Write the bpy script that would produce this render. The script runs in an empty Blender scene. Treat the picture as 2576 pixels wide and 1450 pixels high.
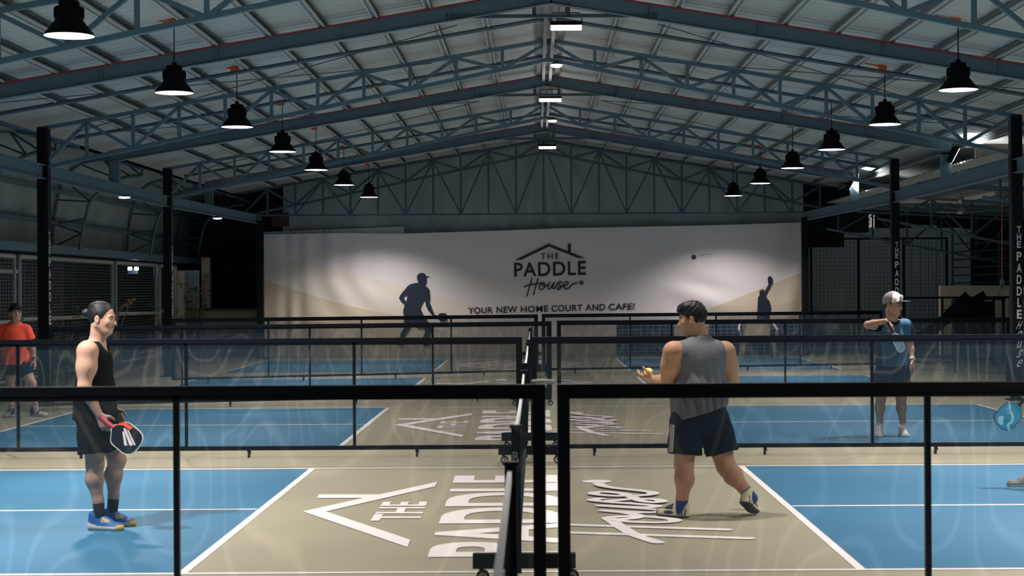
import bpy, math, random
import numpy as np
from mathutils import Vector, Matrix

random.seed(7)
SC = bpy.context.scene
COL = SC.collection
# ------------------------------------------------------------------ camera, world, exposure
F_PX, ROLL, EYE = 4144.0, 0.006, 1.773
VPX, VPY = 1348.0, 728.0                 # where lines running away from the camera meet
cam_data = bpy.data.cameras.new('camera')
cam = bpy.data.objects.new('camera', cam_data)
COL.objects.link(cam)
cam.location = (0, 0, EYE)
cam.rotation_euler = (math.pi / 2, ROLL, 0)
cam_data.sensor_width = 36.0
cam_data.lens = 36.0 * F_PX / 2576.0
cam_data.shift_x = -(VPX - 1288.0) / 2576.0
cam_data.shift_y = (VPY - 725.0) / 2576.0
cam_data.clip_end = 200
cam_data.dof.use_dof = True
cam_data.dof.focus_distance = 27.0
cam_data.dof.aperture_fstop = 4.2
SC.camera = cam
SC.view_settings.view_transform = 'Standard'
SC.view_settings.look = 'None'
SC.view_settings.exposure = 0.0
SC.view_settings.gamma = 1.0
SC.view_settings.use_curve_mapping = False
SC.cycles.transparent_max_bounces = 24
SC.cycles.max_bounces = 8
SC.cycles.sample_clamp_indirect = 4.0
world = bpy.data.worlds.new('night')
SC.world = world
world.use_nodes = True
world.node_tree.nodes['Background'].inputs[0].default_value = (0.30, 0.62, 0.95, 1)
world.node_tree.nodes['Background'].inputs[1].default_value = 0.040

BAY = 8.65
LAMP_W, SPILL_W, RIDGE_W, RIDGE_DOWN, BULB_W, FLOOD_W, EAVE_W = 600.0, 130.0, 8.0, 700.0, 2.5, 90.0, 8.0
LAMP_COL = (1.0, 0.925, 0.87)
XR = 0.22                                # ridge
XL, XRT = -7.65, 7.48                    # column lines
SLOPE = 0.168
Z_APEX = 5.68                            # top of trusses at the ridge


def at(px, py, d):
    """place in the hall of a spot seen at a pixel of the photograph, at depth d"""
    u, v = px - VPX, VPY - py
    return Vector(((u + ROLL * v) * d / F_PX, d, EYE + (v - ROLL * u) * d / F_PX))


def ground(px, py):
    u, v = px - VPX, VPY - py
    d = EYE * F_PX / -(v - ROLL * u)
    return at(px, py, d)


# ------------------------------------------------------------------ helpers
def tag(o, label=None, cat=None, group=None, kind=None):
    if label: o['label'] = label
    if cat: o['category'] = cat
    if group: o['group'] = group
    if kind: o['kind'] = kind
    return o


def thing(name, label, cat, loc=(0, 0, 0), group=None):
    o = bpy.data.objects.new(name, None)
    o.empty_display_size = 0.1
    COL.objects.link(o)
    o.location = loc
    return tag(o, label, cat, group, 'thing')


def copy_tree(o, parent=None):
    c = o.copy()
    COL.objects.link(c)
    if parent: c.parent = parent
    for ch in list(o.children): copy_tree(ch, c)
    return c


class MB:
    """collects shapes for ONE mesh object"""
    def __init__(s): s.v, s.f, s.m = [], [], []
    def add(s, vs, fs, mi=0):
        b = len(s.v)
        s.v += [tuple(map(float, p)) for p in vs]
        s.f += [tuple(i + b for i in f) for f in fs]
        s.m += [mi] * len(fs)
        return s
    def box(s, c, size, mi=0, rot=None):
        hx, hy, hz = size[0] / 2, size[1] / 2, size[2] / 2
        vs = [Vector((x, y, z)) for x in (-hx, hx) for y in (-hy, hy) for z in (-hz, hz)]
        if rot: vs = [rot @ p for p in vs]
        vs = [p + Vector(c) for p in vs]
        return s.add(vs, [(0, 1, 3, 2), (4, 6, 7, 5), (0, 4, 5, 1), (2, 3, 7, 6), (0, 2, 6, 4), (1, 5, 7, 3)], mi)
    def bar(s, p, q, w, h, mi=0, up=(0, 0, 1)):
        p, q = Vector(p), Vector(q)
        d = (q - p).normalized()
        up = Vector(up)
        if abs(d.dot(up)) > 0.98: up = Vector((0, 1, 0))
        a = d.cross(up).normalized() * (w / 2)
        b = a.cross(d).normalized() * (h / 2)
        vs = [p - a - b, p + a - b, p + a + b, p - a + b, q - a - b, q + a - b, q + a + b, q - a + b]
        return s.add(vs, [(3, 2, 1, 0), (4, 5, 6, 7), (0, 1, 5, 4), (1, 2, 6, 5), (2, 3, 7, 6), (3, 0, 4, 7)], mi)
    def cyl(s, p, q, r1, r2=None, n=16, mi=0, cap=True):
        p, q = Vector(p), Vector(q)
        r2 = r1 if r2 is None else r2
        d = (q - p).normalized()
        a = d.orthogonal().normalized()
        b = d.cross(a)
        vs = []
        for c, r in ((p, r1), (q, r2)):
            for i in range(n):
                t = 2 * math.pi * i / n
                vs.append(c + a * (r * math.cos(t)) + b * (r * math.sin(t)))
        fs = [(i, (i + 1) % n, n + (i + 1) % n, n + i) for i in range(n)]
        if cap: fs += [tuple(range(n - 1, -1, -1)), tuple(range(n, 2 * n))]
        return s.add(vs, fs, mi)
    def tube(s, pts, r, n=8, mi=0):
        pts = [Vector(p) for p in pts]
        rs = r if isinstance(r, (list, tuple)) else [r] * len(pts)
        rings = []
        a = None
        for i, p in enumerate(pts):
            d = (pts[min(i + 1, len(pts) - 1)] - pts[max(i - 1, 0)]).normalized()
            a = d.orthogonal().normalized() if a is None else (a - d * a.dot(d)).normalized()
            b = d.cross(a)
            rings += [p + a * (rs[i] * math.cos(2 * math.pi * k / n)) + b * (rs[i] * math.sin(2 * math.pi * k / n)) for k in range(n)]
        fs = [(i * n + k, i * n + (k + 1) % n, (i + 1) * n + (k + 1) % n, (i + 1) * n + k) for i in range(len(pts) - 1) for k in range(n)]
        fs += [tuple(range(n - 1, -1, -1)), tuple(range((len(pts) - 1) * n, len(pts) * n))]
        return s.add(rings, fs, mi)
    def lathe(s, prof, c=(0, 0, 0), n=32, mi=0):
        c = Vector(c)
        vs = [c + Vector((r * math.cos(2 * math.pi * k / n), r * math.sin(2 * math.pi * k / n), z)) for r, z in prof for k in range(n)]
        fs = [(i * n + k, i * n + (k + 1) % n, (i + 1) * n + (k + 1) % n, (i + 1) * n + k) for i in range(len(prof) - 1) for k in range(n)]
        return s.add(vs, fs, mi)
    def prism(s, pts2, o, u, v, t, mi=0, mi_side=None):
        """outline pts2 in the frame (o; u, v), thickness t along u x v"""
        o, u, v = Vector(o), Vector(u), Vector(v)
        n = u.cross(v).normalized() * t
        k = len(pts2)
        vs = [o + u * a + v * b for a, b in pts2] + [o + u * a + v * b + n for a, b in pts2]
        s.add(vs, [tuple(range(k - 1, -1, -1)), tuple(range(k, 2 * k))], mi)
        s.f += [tuple(len(s.v) - 2 * k + j for j in (i, (i + 1) % k, k + (i + 1) % k, k + i)) for i in range(k)]
        s.m += [mi if mi_side is None else mi_side] * k
        return s
    def ribbon(s, pts2, w, fn, mi=0, lift=(0, 0, 0)):
        """flat stroke of width w along pts2, mapped into the place by fn(a, b)"""
        P = [Vector(p) for p in pts2]
        L, R = [], []
        for i, p in enumerate(P):
            d = (P[min(i + 1, len(P) - 1)] - P[max(i - 1, 0)])
            d = d.normalized() if d.length > 1e-9 else Vector((1, 0))
            nn = Vector((-d.y, d.x)) * (w / 2)
            L.append(p + nn); R.append(p - nn)
        k = len(P)
        lift = Vector(lift)
        s.n = getattr(s, 'n', 0) + 2
        vs = [Vector(fn(*p)) + lift * (i + s.n) for i, p in enumerate(L)] + [Vector(fn(*p)) + lift * (i + s.n) for i, p in enumerate(R)]
        s.add(vs, [(i, k + i, k + i + 1, i + 1) for i in range(k - 1)], mi)
        for p, j in ((P[0], 0), (P[-1], k + 1)):
            s.add([Vector(fn(p.x + w / 2 * math.cos(t * math.pi / 6), p.y + w / 2 * math.sin(t * math.pi / 6))) + lift * (j + s.n - 1) for t in range(12)], [tuple(range(12))], mi)
        s.n += k + 2
        return s
    def build(s, name, mats, parent=None, smooth=False, kind=None, label=None):
        loc = Vector((0, 0, 0))
        if parent is not None:
            q = parent
            while q is not None:
                loc = loc + q.location; q = q.parent
        me = bpy.data.meshes.new(name)
        me.from_pydata([(p[0] - loc.x, p[1] - loc.y, p[2] - loc.z) for p in s.v], [], s.f)
        for m in (mats if isinstance(mats, (list, tuple)) else [mats]): me.materials.append(m)
        if len(me.materials) > 1: me.polygons.foreach_set('material_index', s.m)
        if smooth: me.polygons.foreach_set('use_smooth', [True] * len(me.polygons))
        me.update()
        o = bpy.data.objects.new(name, me)
        COL.objects.link(o)
        if parent is not None: o.parent = parent
        if kind: o['kind'] = kind
        if label: o['label'] = label
        return o


def spline(pts, n=8):
    P = [Vector(p) for p in pts]
    out = []
    for i in range(len(P) - 1):
        p0, p1, p2, p3 = P[max(i - 1, 0)], P[i], P[i + 1], P[min(i + 2, len(P) - 1)]
        for k in range(n):
            t = k / n
            out.append(0.5 * ((2 * p1) + (p2 - p0) * t + (2 * p0 - 5 * p1 + 4 * p2 - p3) * t * t + (3 * p1 - p0 - 3 * p2 + p3) * t ** 3))
    out.append(P[-1])
    return out


def text_polys(body, size=1.0, offset=0.0, shear=0.0, spacing=1.0):
    cu = bpy.data.curves.new('lettering', 'FONT')
    cu.body, cu.size, cu.offset, cu.shear, cu.space_character = body, size, offset, shear, spacing
    cu.fill_mode = 'FRONT' if hasattr(cu, 'fill_mode') else cu.fill_mode
    cu.resolution_u = 6
    o = bpy.data.objects.new('lettering', cu)
    COL.objects.link(o)
    dg = bpy.context.evaluated_depsgraph_get()
    dg.update()
    me = o.evaluated_get(dg).to_mesh()
    vs = [(p.co.x, p.co.y) for p in me.vertices]
    fs = [tuple(p.vertices) for p in me.polygons]
    o.evaluated_get(dg).to_mesh_clear()
    bpy.data.objects.remove(o); bpy.data.curves.remove(cu)
    return vs, fs


def fit_text(mb, body, fn, mi=0, **kw):
    """letters scaled to the unit square, then mapped by fn(a, b)"""
    vs, fs = text_polys(body, **kw)
    xs, ys = [p[0] for p in vs], [p[1] for p in vs]
    x0, x1, y0, y1 = min(xs), max(xs), min(ys), max(ys)
    mb.add([fn((x - x0) / (x1 - x0), (y - y0) / (y1 - y0)) for x, y in vs], fs, mi)


# ------------------------------------------------------------------ materials
def mat(name, col, rough=0.6, metal=0.0, spec=0.5, emit=None, strength=0.0, noise=0.0, nscale=8.0, bump=0.0, bscale=40.0):
    m = bpy.data.materials.new(name)
    m.use_nodes = True
    nt = m.node_tree
    b = nt.nodes['Principled BSDF']
    b.inputs['Base Color'].default_value = (*col, 1)
    b.inputs['Roughness'].default_value = rough
    b.inputs['Metallic'].default_value = metal
    b.inputs['Specular IOR Level'].default_value = spec
    if emit:
        b.inputs['Emission Color'].default_value = (*emit, 1)
        b.inputs['Emission Strength'].default_value = strength
        m.cycles.emission_sampling = 'NONE'
    if noise or bump:
        tc = nt.nodes.new('ShaderNodeTexCoord')
        nz = nt.nodes.new('ShaderNodeTexNoise')
        nz.inputs['Scale'].default_value = nscale
        nz.inputs['Detail'].default_value = 4
        nt.links.new(tc.outputs['Object'], nz.inputs['Vector'])
        if noise:
            mx = nt.nodes.new('ShaderNodeMix'); mx.data_type = 'RGBA'
            mx.inputs['A'].default_value = (*[c * (1 - noise) for c in col], 1)
            mx.inputs['B'].default_value = (*[min(1, c * (1 + noise)) for c in col], 1)
            nt.links.new(nz.outputs['Fac'], mx.inputs['Factor'])
            nt.links.new(mx.outputs['Result'], b.inputs['Base Color'])
        if bump:
            n2 = nt.nodes.new('ShaderNodeTexNoise')
            n2.inputs['Scale'].default_value = bscale
            nt.links.new(tc.outputs['Object'], n2.inputs['Vector'])
            bp = nt.nodes.new('ShaderNodeBump')
            bp.inputs['Strength'].default_value = bump
            bp.inputs['Distance'].default_value = 0.01
            nt.links.new(n2.outputs['Fac'], bp.inputs['Height'])
            nt.links.new(bp.outputs['Normal'], b.inputs['Normal'])
    return m


def net_mat(name, col, cover, moire=0.0, scale=1.2, moire_col=None):
    """fine woven netting: part open, part thread; moire shimmer is painted in as wavy bands"""
    m = bpy.data.materials.new(name)
    m.use_nodes = True
    nt = m.node_tree
    nt.nodes.clear()
    out = nt.nodes.new('ShaderNodeOutputMaterial')
    mix = nt.nodes.new('ShaderNodeMixShader')
    tr = nt.nodes.new('ShaderNodeBsdfTransparent')
    di = nt.nodes.new('ShaderNodeBsdfDiffuse')
    di.inputs['Color'].default_value = (*col, 1)
    tl = nt.nodes.new('ShaderNodeBsdfTranslucent')
    tl.inputs['Color'].default_value = (*col, 1)
    both = nt.nodes.new('ShaderNodeMixShader')
    both.inputs[0].default_value = 0.4
    nt.links.new(di.outputs[0], both.inputs[1]); nt.links.new(tl.outputs[0], both.inputs[2])
    nt.links.new(tr.outputs[0], mix.inputs[1]); nt.links.new(both.outputs[0], mix.inputs[2])
    nt.links.new(mix.outputs[0], out.inputs[0])
    mix.inputs[0].default_value = cover
    if moire:
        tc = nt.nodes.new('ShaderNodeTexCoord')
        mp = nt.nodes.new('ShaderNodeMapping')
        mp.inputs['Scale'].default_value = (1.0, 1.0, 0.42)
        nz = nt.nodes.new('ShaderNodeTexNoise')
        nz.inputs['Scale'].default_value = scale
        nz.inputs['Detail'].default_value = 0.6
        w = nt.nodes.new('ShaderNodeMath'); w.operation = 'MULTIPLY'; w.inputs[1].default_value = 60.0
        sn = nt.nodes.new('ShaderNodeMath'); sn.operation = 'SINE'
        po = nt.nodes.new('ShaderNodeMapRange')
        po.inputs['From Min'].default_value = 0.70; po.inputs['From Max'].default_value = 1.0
        po.inputs['To Min'].default_value = cover; po.inputs['To Max'].default_value = cover + moire
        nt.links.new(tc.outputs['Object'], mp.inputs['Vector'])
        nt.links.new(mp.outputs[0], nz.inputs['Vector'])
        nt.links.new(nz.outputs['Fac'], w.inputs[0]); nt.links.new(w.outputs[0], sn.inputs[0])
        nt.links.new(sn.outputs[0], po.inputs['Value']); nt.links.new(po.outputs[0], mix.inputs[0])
        if moire_col:                              # bright moire bands painted into the thread colour
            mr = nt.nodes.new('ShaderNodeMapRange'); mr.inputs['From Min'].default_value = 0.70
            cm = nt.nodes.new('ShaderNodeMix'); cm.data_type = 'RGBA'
            cm.inputs['A'].default_value = (*col, 1); cm.inputs['B'].default_value = (*moire_col, 1)
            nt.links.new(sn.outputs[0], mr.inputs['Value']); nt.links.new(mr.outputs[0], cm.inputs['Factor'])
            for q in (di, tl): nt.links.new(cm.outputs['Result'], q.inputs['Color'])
    return m


M = dict(
    olive=mat('olive_court_paint', (0.335, 0.308, 0.215), 0.62, noise=0.10, nscale=1.3, bump=0.08, bscale=180),
    blue=mat('blue_court_paint', (0.028, 0.157, 0.288), 0.6, noise=0.08, nscale=1.1, bump=0.08, bscale=180),
    line=mat('white_line_paint', (0.86, 0.80, 0.79), 0.6),
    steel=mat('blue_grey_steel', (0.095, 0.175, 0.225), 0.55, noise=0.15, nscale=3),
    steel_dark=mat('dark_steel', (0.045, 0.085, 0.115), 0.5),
    steel_pale=mat('pale_steel', (0.22, 0.27, 0.29), 0.5),
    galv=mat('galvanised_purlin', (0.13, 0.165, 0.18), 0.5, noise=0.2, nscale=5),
    galv_lip_lit=mat('lit_purlin_lip', (0.50, 0.53, 0.52), 0.45),  # paler than the channel: light along the edge painted in
    sheet=mat('ribbed_roof_sheet', (0.43, 0.475, 0.465), 0.5, noise=0.12, nscale=0.9),
    red=mat('red_primer', (0.36, 0.03, 0.02), 0.6),
    orange=mat('orange_box', (0.75, 0.10, 0.02), 0.5),
    black=mat('black_powder_coat', (0.003, 0.005, 0.009), 0.36, spec=0.2),
    column=mat('black_column_paint', (0.004, 0.005, 0.008), 0.6, spec=0.2),
    housing=mat('black_lamp_housing', (0.002, 0.002, 0.004), 0.7, spec=0.15),
    reflector=mat('lamp_reflector', (0.8, 0.8, 0.8), 0.3, emit=(1.0, 0.96, 0.93), strength=1.6),
    led=mat('lamp_led', (0.9, 0.9, 0.9), 0.4, emit=(1.0, 0.96, 1.0), strength=7.0),
    led_warm=mat('warm_led', (0.9, 0.7, 0.6), 0.4, emit=(1.0, 0.62, 0.42), strength=7.0),
    white=mat('white_tape', (0.82, 0.80, 0.80), 0.6),
    grey_letter=mat('grey_lettering', (0.48, 0.52, 0.53), 0.6),
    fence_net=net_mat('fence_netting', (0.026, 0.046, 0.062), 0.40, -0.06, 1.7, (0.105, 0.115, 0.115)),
    court_net=net_mat('court_netting', (0.02, 0.022, 0.03), 0.55),
    rubber=mat('dark_rubber', (0.012, 0.012, 0.014), 0.7),
    hub=mat('caster_hub', (0.45, 0.43, 0.40), 0.4),
    tarp=mat('grey_green_tarpaulin', (0.30, 0.37, 0.375), 0.7, noise=0.22, nscale=0.8, bump=0.5, bscale=3),
    tarp_old=mat('stained_tarpaulin', (0.29, 0.345, 0.33), 0.7, noise=0.45, nscale=1.1, bump=0.5, bscale=3),
    navy=mat('navy_print', (0.006, 0.013, 0.035), 0.6),
    concrete=mat('beige_concrete', (0.58, 0.50, 0.38), 0.8, noise=0.15, nscale=2, bump=0.2),
    cream=mat('cream_wall_paint', (0.82, 0.70, 0.56), 0.8, noise=0.06, nscale=3),
    panel=mat('pale_corrugated_panel', (0.70, 0.76, 0.80), 0.6, noise=0.2, nscale=1.5),
    wire=mat('galvanised_wire', (0.20, 0.23, 0.23), 0.45),
    pipe=mat('pale_pipe', (0.36, 0.37, 0.36), 0.5),
    night=mat('dark_boundary', (0.010, 0.013, 0.017), 0.9),
    leaf=mat('bamboo_leaf', (0.10, 0.15, 0.035), 0.6, noise=0.3, nscale=6),
    leaf_dry=mat('dry_bamboo', (0.40, 0.27, 0.12), 0.7),
    leaf_dark=mat('tree_leaf', (0.05, 0.085, 0.03), 0.6),
    stem=mat('bamboo_stem', (0.20, 0.19, 0.07), 0.6),
    chair=mat('beige_plastic', (0.62, 0.55, 0.40), 0.45),
    tile=mat('blue_mesh_fabric', (0.03, 0.07, 0.16), 0.7),
    conduit=mat('orange_conduit', (0.85, 0.12, 0.04), 0.5),
    chrome=mat('grey_fan_metal', (0.35, 0.36, 0.38), 0.3, metal=0.7),
)
# ------------------------------------------------------------------ the setting
from mathutils.geometry import tessellate_polygon


def rect(mb, x0, x1, y0, y1, z, mi=0):
    mb.add([(x0, y0, z), (x1, y0, z), (x1, y1, z), (x0, y1, z)], [(0, 1, 2, 3)], mi)


CX = -0.10                                # net line
COURTS = [10.3 + 8.4 * k for k in range(4)]
fl = MB()
fl.box((1.5, 24, -0.1), (36, 60, 0.2))
floor = fl.build('floor', M['olive'], kind='structure')

LOGO_ROOF = [(762, 1289), (1025, 1379), (1032, 1360.5), (820, 1289), (1094, 1226), (1100.5, 1214), (955, 1246), (802, 1246), (797, 1255), (914, 1255)]
HOUSE = {
    'stem_a': [(525, 915), (470, 1110), (410, 1315)],
    'stem_b': [(665, 915), (615, 1090), (560, 1280)],
    'word': [(350, 1105), (430, 1075), (500, 1055), (620, 1035), (740, 1018), (790, 1012), (818, 1045), (815, 1100), (780, 1150), (735, 1174), (700, 1150), (695, 1105),
             (715, 1058), (752, 1030), (775, 1070), (820, 1090), (870, 1070), (905, 1040), (940, 998), (905, 1060), (888, 1120), (915, 1158), (955, 1130), (1000, 1060),
             (1040, 995), (1010, 1070), (995, 1125), (1025, 1145), (1070, 1095), (1115, 1025), (1160, 985), (1200, 1005)],
    'tail': [(1130, 1010), (1150, 1050), (1185, 1100), (1170, 1150), (1125, 1168), (1097, 1145), (1130, 1115), (1200, 1098), (1250, 1088), (1310, 1070), (1350, 1030), (1340, 997),
             (1295, 995), (1255, 1040), (1250, 1100), (1275, 1145), (1325, 1155), (1380, 1120), (1440, 1060), (1500, 1025), (1560, 1015)],
}
gA, gB = ground(1720, 1367).y, ground(1520, 1213).y
hA, hB = ground(1437, 1338).x, ground(1885, 1360).x


def lerp_quad(q, a, b):
    nl, nr, fr, fle = q                  # near-left, near-right, far-right, far-left on the ground
    lo = Vector(nl).lerp(Vector(fle), a); hi = Vector(nr).lerp(Vector(fr), a)
    return hi.lerp(lo, b)                # b = 1 is the letters' top (towards -x)


def zq(x, y): return ground(750 + x * 600 / 2576, 1170 + y * 600 / 2576)


PAD_Q = [zq(1390, 1005), None, None, zq(1690, 122)]
PAD_Q[1] = Vector((0.19, PAD_Q[0].y, 0)); PAD_Q[2] = Vector((0.19, PAD_Q[3].y, 0))
THE_Q = [zq(780, 612), zq(1312, 612), zq(1397, 405), zq(920, 405)]

for k, y0 in enumerate(COURTS):
    y1 = y0 + 6.1
    dy = y0 - COURTS[0]
    p = MB()
    rect(p, CX - 6.71, CX - 2.13, y0, y1, 0.002)
    rect(p, CX + 2.13, CX + 6.71, y0, y1, 0.002)
    p.build('court_paint', M['blue'], floor)
    l = MB()
    w = 0.05
    rect(l, CX - 6.71, CX + 6.71, y0, y0 + w, 0.0035); rect(l, CX - 6.71, CX + 6.71, y1 - w, y1, 0.0035)
    for sx in (-1, 1):
        rect(l, CX + sx * 6.71 - w / 2, CX + sx * 6.71 + w / 2, y0 + w, y1 - w, 0.0035)
        rect(l, CX + sx * 2.13 - w / 2 - .005, CX + sx * 2.13 + w / 2 + .005, y0 + w, y1 - w, 0.0035)
        a, b = sorted((CX + sx * 6.67, CX + sx * 2.17))
        rect(l, a, b, (y0 + y1) / 2 - w / 2, (y0 + y1) / 2 + w / 2, 0.0035)
    l.build('court_line', M['line'], floor)
    g = MB()
    off = Vector((0, dy, 0.0055))
    rp = [ground(*q) + off for q in LOGO_ROOF]
    g.add(rp, [(0, 1, 2, 3), (0, 3, 9), (3, 4, 5, 6, 9), (6, 7, 8, 9)])
    fit_text(g, 'PADDLE', lambda a, b: lerp_quad(PAD_Q, a, b) + off, offset=0.028)
    fit_text(g, 'THE', lambda a, b: lerp_quad(THE_Q, a, b) + off, offset=0.02)
    hm = lambda a, b: Vector((hA + (b - 915) / 400 * (hB - hA), gA + (a - 350) / 1307 * (gB - gA), 0)) + off
    for nm in HOUSE: g.ribbon([tuple(q) for q in spline([Vector((a, b)) for a, b in HOUSE[nm]], 5)], 34, hm, lift=(0, 0, 4e-5))
    g.add([hm(1657 + 44 * math.cos(t * math.pi / 10), 1012 + 44 * math.sin(t * math.pi / 10)) for t in range(20)], [tuple(range(20))])
    g.build('floor_logo', M['line'], floor)
    s = MB()
    rect(s, -7.2, 7.2, y1 + 0.98, y1 + 1.01, 0.0012); rect(s, -7.2, 7.2, y1 + 0.28, y1 + 0.30, 0.0012)
    s.build('slab_joint', M['concrete'], floor)


def ztop(x): return Z_APEX - SLOPE * abs(x - XR)


# roof sheet: trapezoidal ribs running down the slope
cl = MB()
prof, y = [], 9.0
while y < 44.2:
    prof += [(y, 0.0), (y + 0.14, 0.0), (y + 0.165, 0.03), (y + 0.195, 0.03), (y + 0.22, 0.0)]
    y += 0.22
for xa, xb in ((XL - 0.5, XR), (XR, XRT + 1.6)):
    a, b = ztop(xa) + 0.125, ztop(xb) + 0.125
    n = len(prof)
    cl.add([(xa, q, a + h) for q, h in prof] + [(xb, q, b + h) for q, h in prof], [(i, i + 1, n + i + 1, n + i) for i in range(n - 1)])
cl.build('ceiling', M['sheet'], kind='structure')

# ------------------------------------------------------------------ purlins under the sheet
ORD = ['', 'first', 'second', 'third', 'fourth', 'fifth', 'sixth', 'seventh', 'eighth', 'ninth', 'tenth', 'eleventh', 'twelfth']
for side, sx, n in (('left', -1, 11), ('right', 1, 12)):
    for k in range(1, n + 1):
        x = XR + sx * (0.24 + 0.69 * (k - 1)) if k > 1 else XR + sx * 0.16
        z = ztop(x) + 0.005
        t = thing('purlin', f'galvanised purlin running along the roof, {ORD[k]} to the {side} of the ridge', 'purlin', (x, 10, z), 'purlins under the roof sheet')
        m = MB()
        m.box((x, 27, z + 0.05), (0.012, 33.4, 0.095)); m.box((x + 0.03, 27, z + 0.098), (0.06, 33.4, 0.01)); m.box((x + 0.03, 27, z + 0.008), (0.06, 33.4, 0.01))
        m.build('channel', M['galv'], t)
        m = MB(); m.box((x + 0.060, 27, z + 0.014), (0.014, 33.4, 0.034)); m.box((x - 0.010, 27, z + 0.012), (0.018, 33.4, 0.026)); m.build('lip', M['galv_lip_lit' if k > 1 else 'galv'], t, label='lip with the edge light painted in pale' if k > 1 else None)

# ------------------------------------------------------------------ trusses
XE0, XE1 = XL - 0.1, XRT + 0.1


def zbot(x): return ztop(x) - 0.33 - 0.040 * abs(x - XR)


def truss(Y, label, gable=False, sec=0.06):
    t = thing('roof_truss', label, 'truss', (XR, Y, ztop(XR)), 'lattice trusses under the roof')
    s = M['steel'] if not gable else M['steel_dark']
    c = MB()
    for xa in (XE0, XE1): c.bar((XR, Y, ztop(XR) - sec / 2), (xa, Y, ztop(xa) - sec / 2), sec, sec)
    c.build('top_chord', s, t)
    c = MB()
    for xa in (XE0, XE1): c.bar((XR, Y, zbot(XR)), (xa, Y, zbot(xa)), sec, sec)
    c.build('bottom_chord', s, t)
    if gable:
        MB().bar((XE0, Y, 3.74), (XE1, Y, 3.74), 0.05, 0.045).build('tie_beam', s, t)
    for sx, xe in ((-1, XE0), (1, XE1)):
        k = 0
        while True:
            x = XR + sx * 0.72 * k
            if (x - xe) * sx > -0.05: break
            if k or sx < 0:
                lo = 3.74 if gable and zbot(x) > 3.8 else zbot(x)
                MB().bar((x, Y + .004, ztop(x) - sec), (x, Y + .004, lo), .05, .05).build('upright', s, t)
            x2 = XR + sx * 0.72 * (k + 1)
            if (x2 - xe) * sx < 0.02:
                a, b = (ztop, zbot) if k % 2 == 0 else (zbot, ztop)
                MB().bar((x, Y - .004, a(x) - (sec if a is ztop else 0)), (x2, Y - .004, b(x2) - (sec if b is ztop else 0)), .05, .05).build('diagonal', s, t)
                if gable and zbot(x2) > 3.9:
                    p, q = (x, x2) if k % 2 == 0 else (x2, x)
                    MB().bar((p, Y + .01, ztop(p) - sec), (q, Y + .01, 3.74), .04, .04).build('diagonal', s, t)
            k += 1
    return t


T0 = 17.0
truss(T0, 'blue-grey lattice truss nearest the camera, crossing the upper picture corners')
truss(T0 + BAY, 'blue-grey lattice truss on the pair of columns nearest the camera')
truss(T0 + 2 * BAY, 'blue-grey lattice truss on the farther pair of columns')
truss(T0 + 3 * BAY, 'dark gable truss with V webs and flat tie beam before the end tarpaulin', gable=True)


def rafter(Y, label, tie):
    t = thing('rafter', label, 'rafter', (XR, Y, ztop(XR)), 'solid rafters between the trusses')
    for name, mm, dz, w, h in (('web', M['steel'], -0.11, .012, .20), ('top_flange', M['red'], -0.008, .10, .014), ('bottom_flange', M['steel_pale'], -0.214, .10, .014)):
        c = MB()
        for xa in (XE0, XE1): c.bar((XR, Y, ztop(XR) + dz), (xa, Y, ztop(xa) + dz), w, h)
        c.build(name, mm, t, label='red painted top edge' if name == 'top_flange' else None)
    for xa in (-5.6, -4.1, -2.5, -1.1, 1.5, 2.9, 4.5, 6.0):
        MB().box((xa, Y - .03, ztop(xa) - .112), (.012, .045, .19)).build('stiffener', M['steel'], t)
    MB().bar((XR - tie, Y, ztop(XR) - .37), (XR + tie, Y, ztop(XR) - .37), .05, .045).build('collar_tie', M['steel_dark'], t)
    for dx in (-.22, .22): MB().bar((XR + dx, Y, ztop(XR) - .2), (XR + dx, Y, ztop(XR) - .36), .05, .05).build('hanger', M['steel_dark'], t)
    for xs in (XL, XRT):
        MB().box((xs, Y, (3.75 + ztop(xs) - .22) / 2), (.19, .12, ztop(xs) - .22 - 3.75)).build('stub_post', M['steel'], t)
    return t


RY = [T0 + BAY * (k + .5) for k in range(3)]
rafter(RY[0], 'solid blue-grey rafter with red top edge nearest the camera, over the brightest ridge lamp', 1.37)
rafter(RY[1], 'solid blue-grey rafter with red top edge in the middle, on posts above the eave beams', 1.25)
rafter(RY[2], 'solid rafter with red top edge farthest back, close to the end tarpaulin', 1.2)

for Y, lab in ((T0 + 6.6, 'thin dark pipe crossing the roof slope just before the nearer column truss'), (T0 + 10.4, 'thin dark pipe crossing the roof slope behind the nearer column truss'),
               (T0 + 19.4, 'thin dark pipe crossing the roof slope behind the farther column truss')):
    m = MB()
    for xa in (XE0, XE1): m.cyl((XR, Y, ztop(XR) - .02), (xa, Y, ztop(xa) - .02), .03, n=8)
    tag(m.build('bracing_pipe', M['steel_dark']), lab, 'pipe', 'pipes under the purlins', 'thing')
wires = [((-1.0, RY[0], 5.2), (-7.2, T0 + BAY, 4.25)), ((-7.3, RY[0], 4.2), (-1.6, T0 + BAY, 5.3)), ((1.6, RY[0], 5.2), (7.2, T0 + BAY, 4.3)), ((7.3, RY[0], 4.25), (1.5, T0 + BAY, 5.35)),
         ((-1.0, RY[1], 5.2), (-7.2, RY[1] - 4, 4.25)), ((1.2, RY[1], 5.2), (7.2, RY[1] - 4, 4.3)), ((-1.0, RY[1], 5.2), (-7.2, T0 + 2 * BAY, 4.25)), ((1.2, RY[1], 5.2), (7.2, T0 + 2 * BAY, 4.3))]
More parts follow.
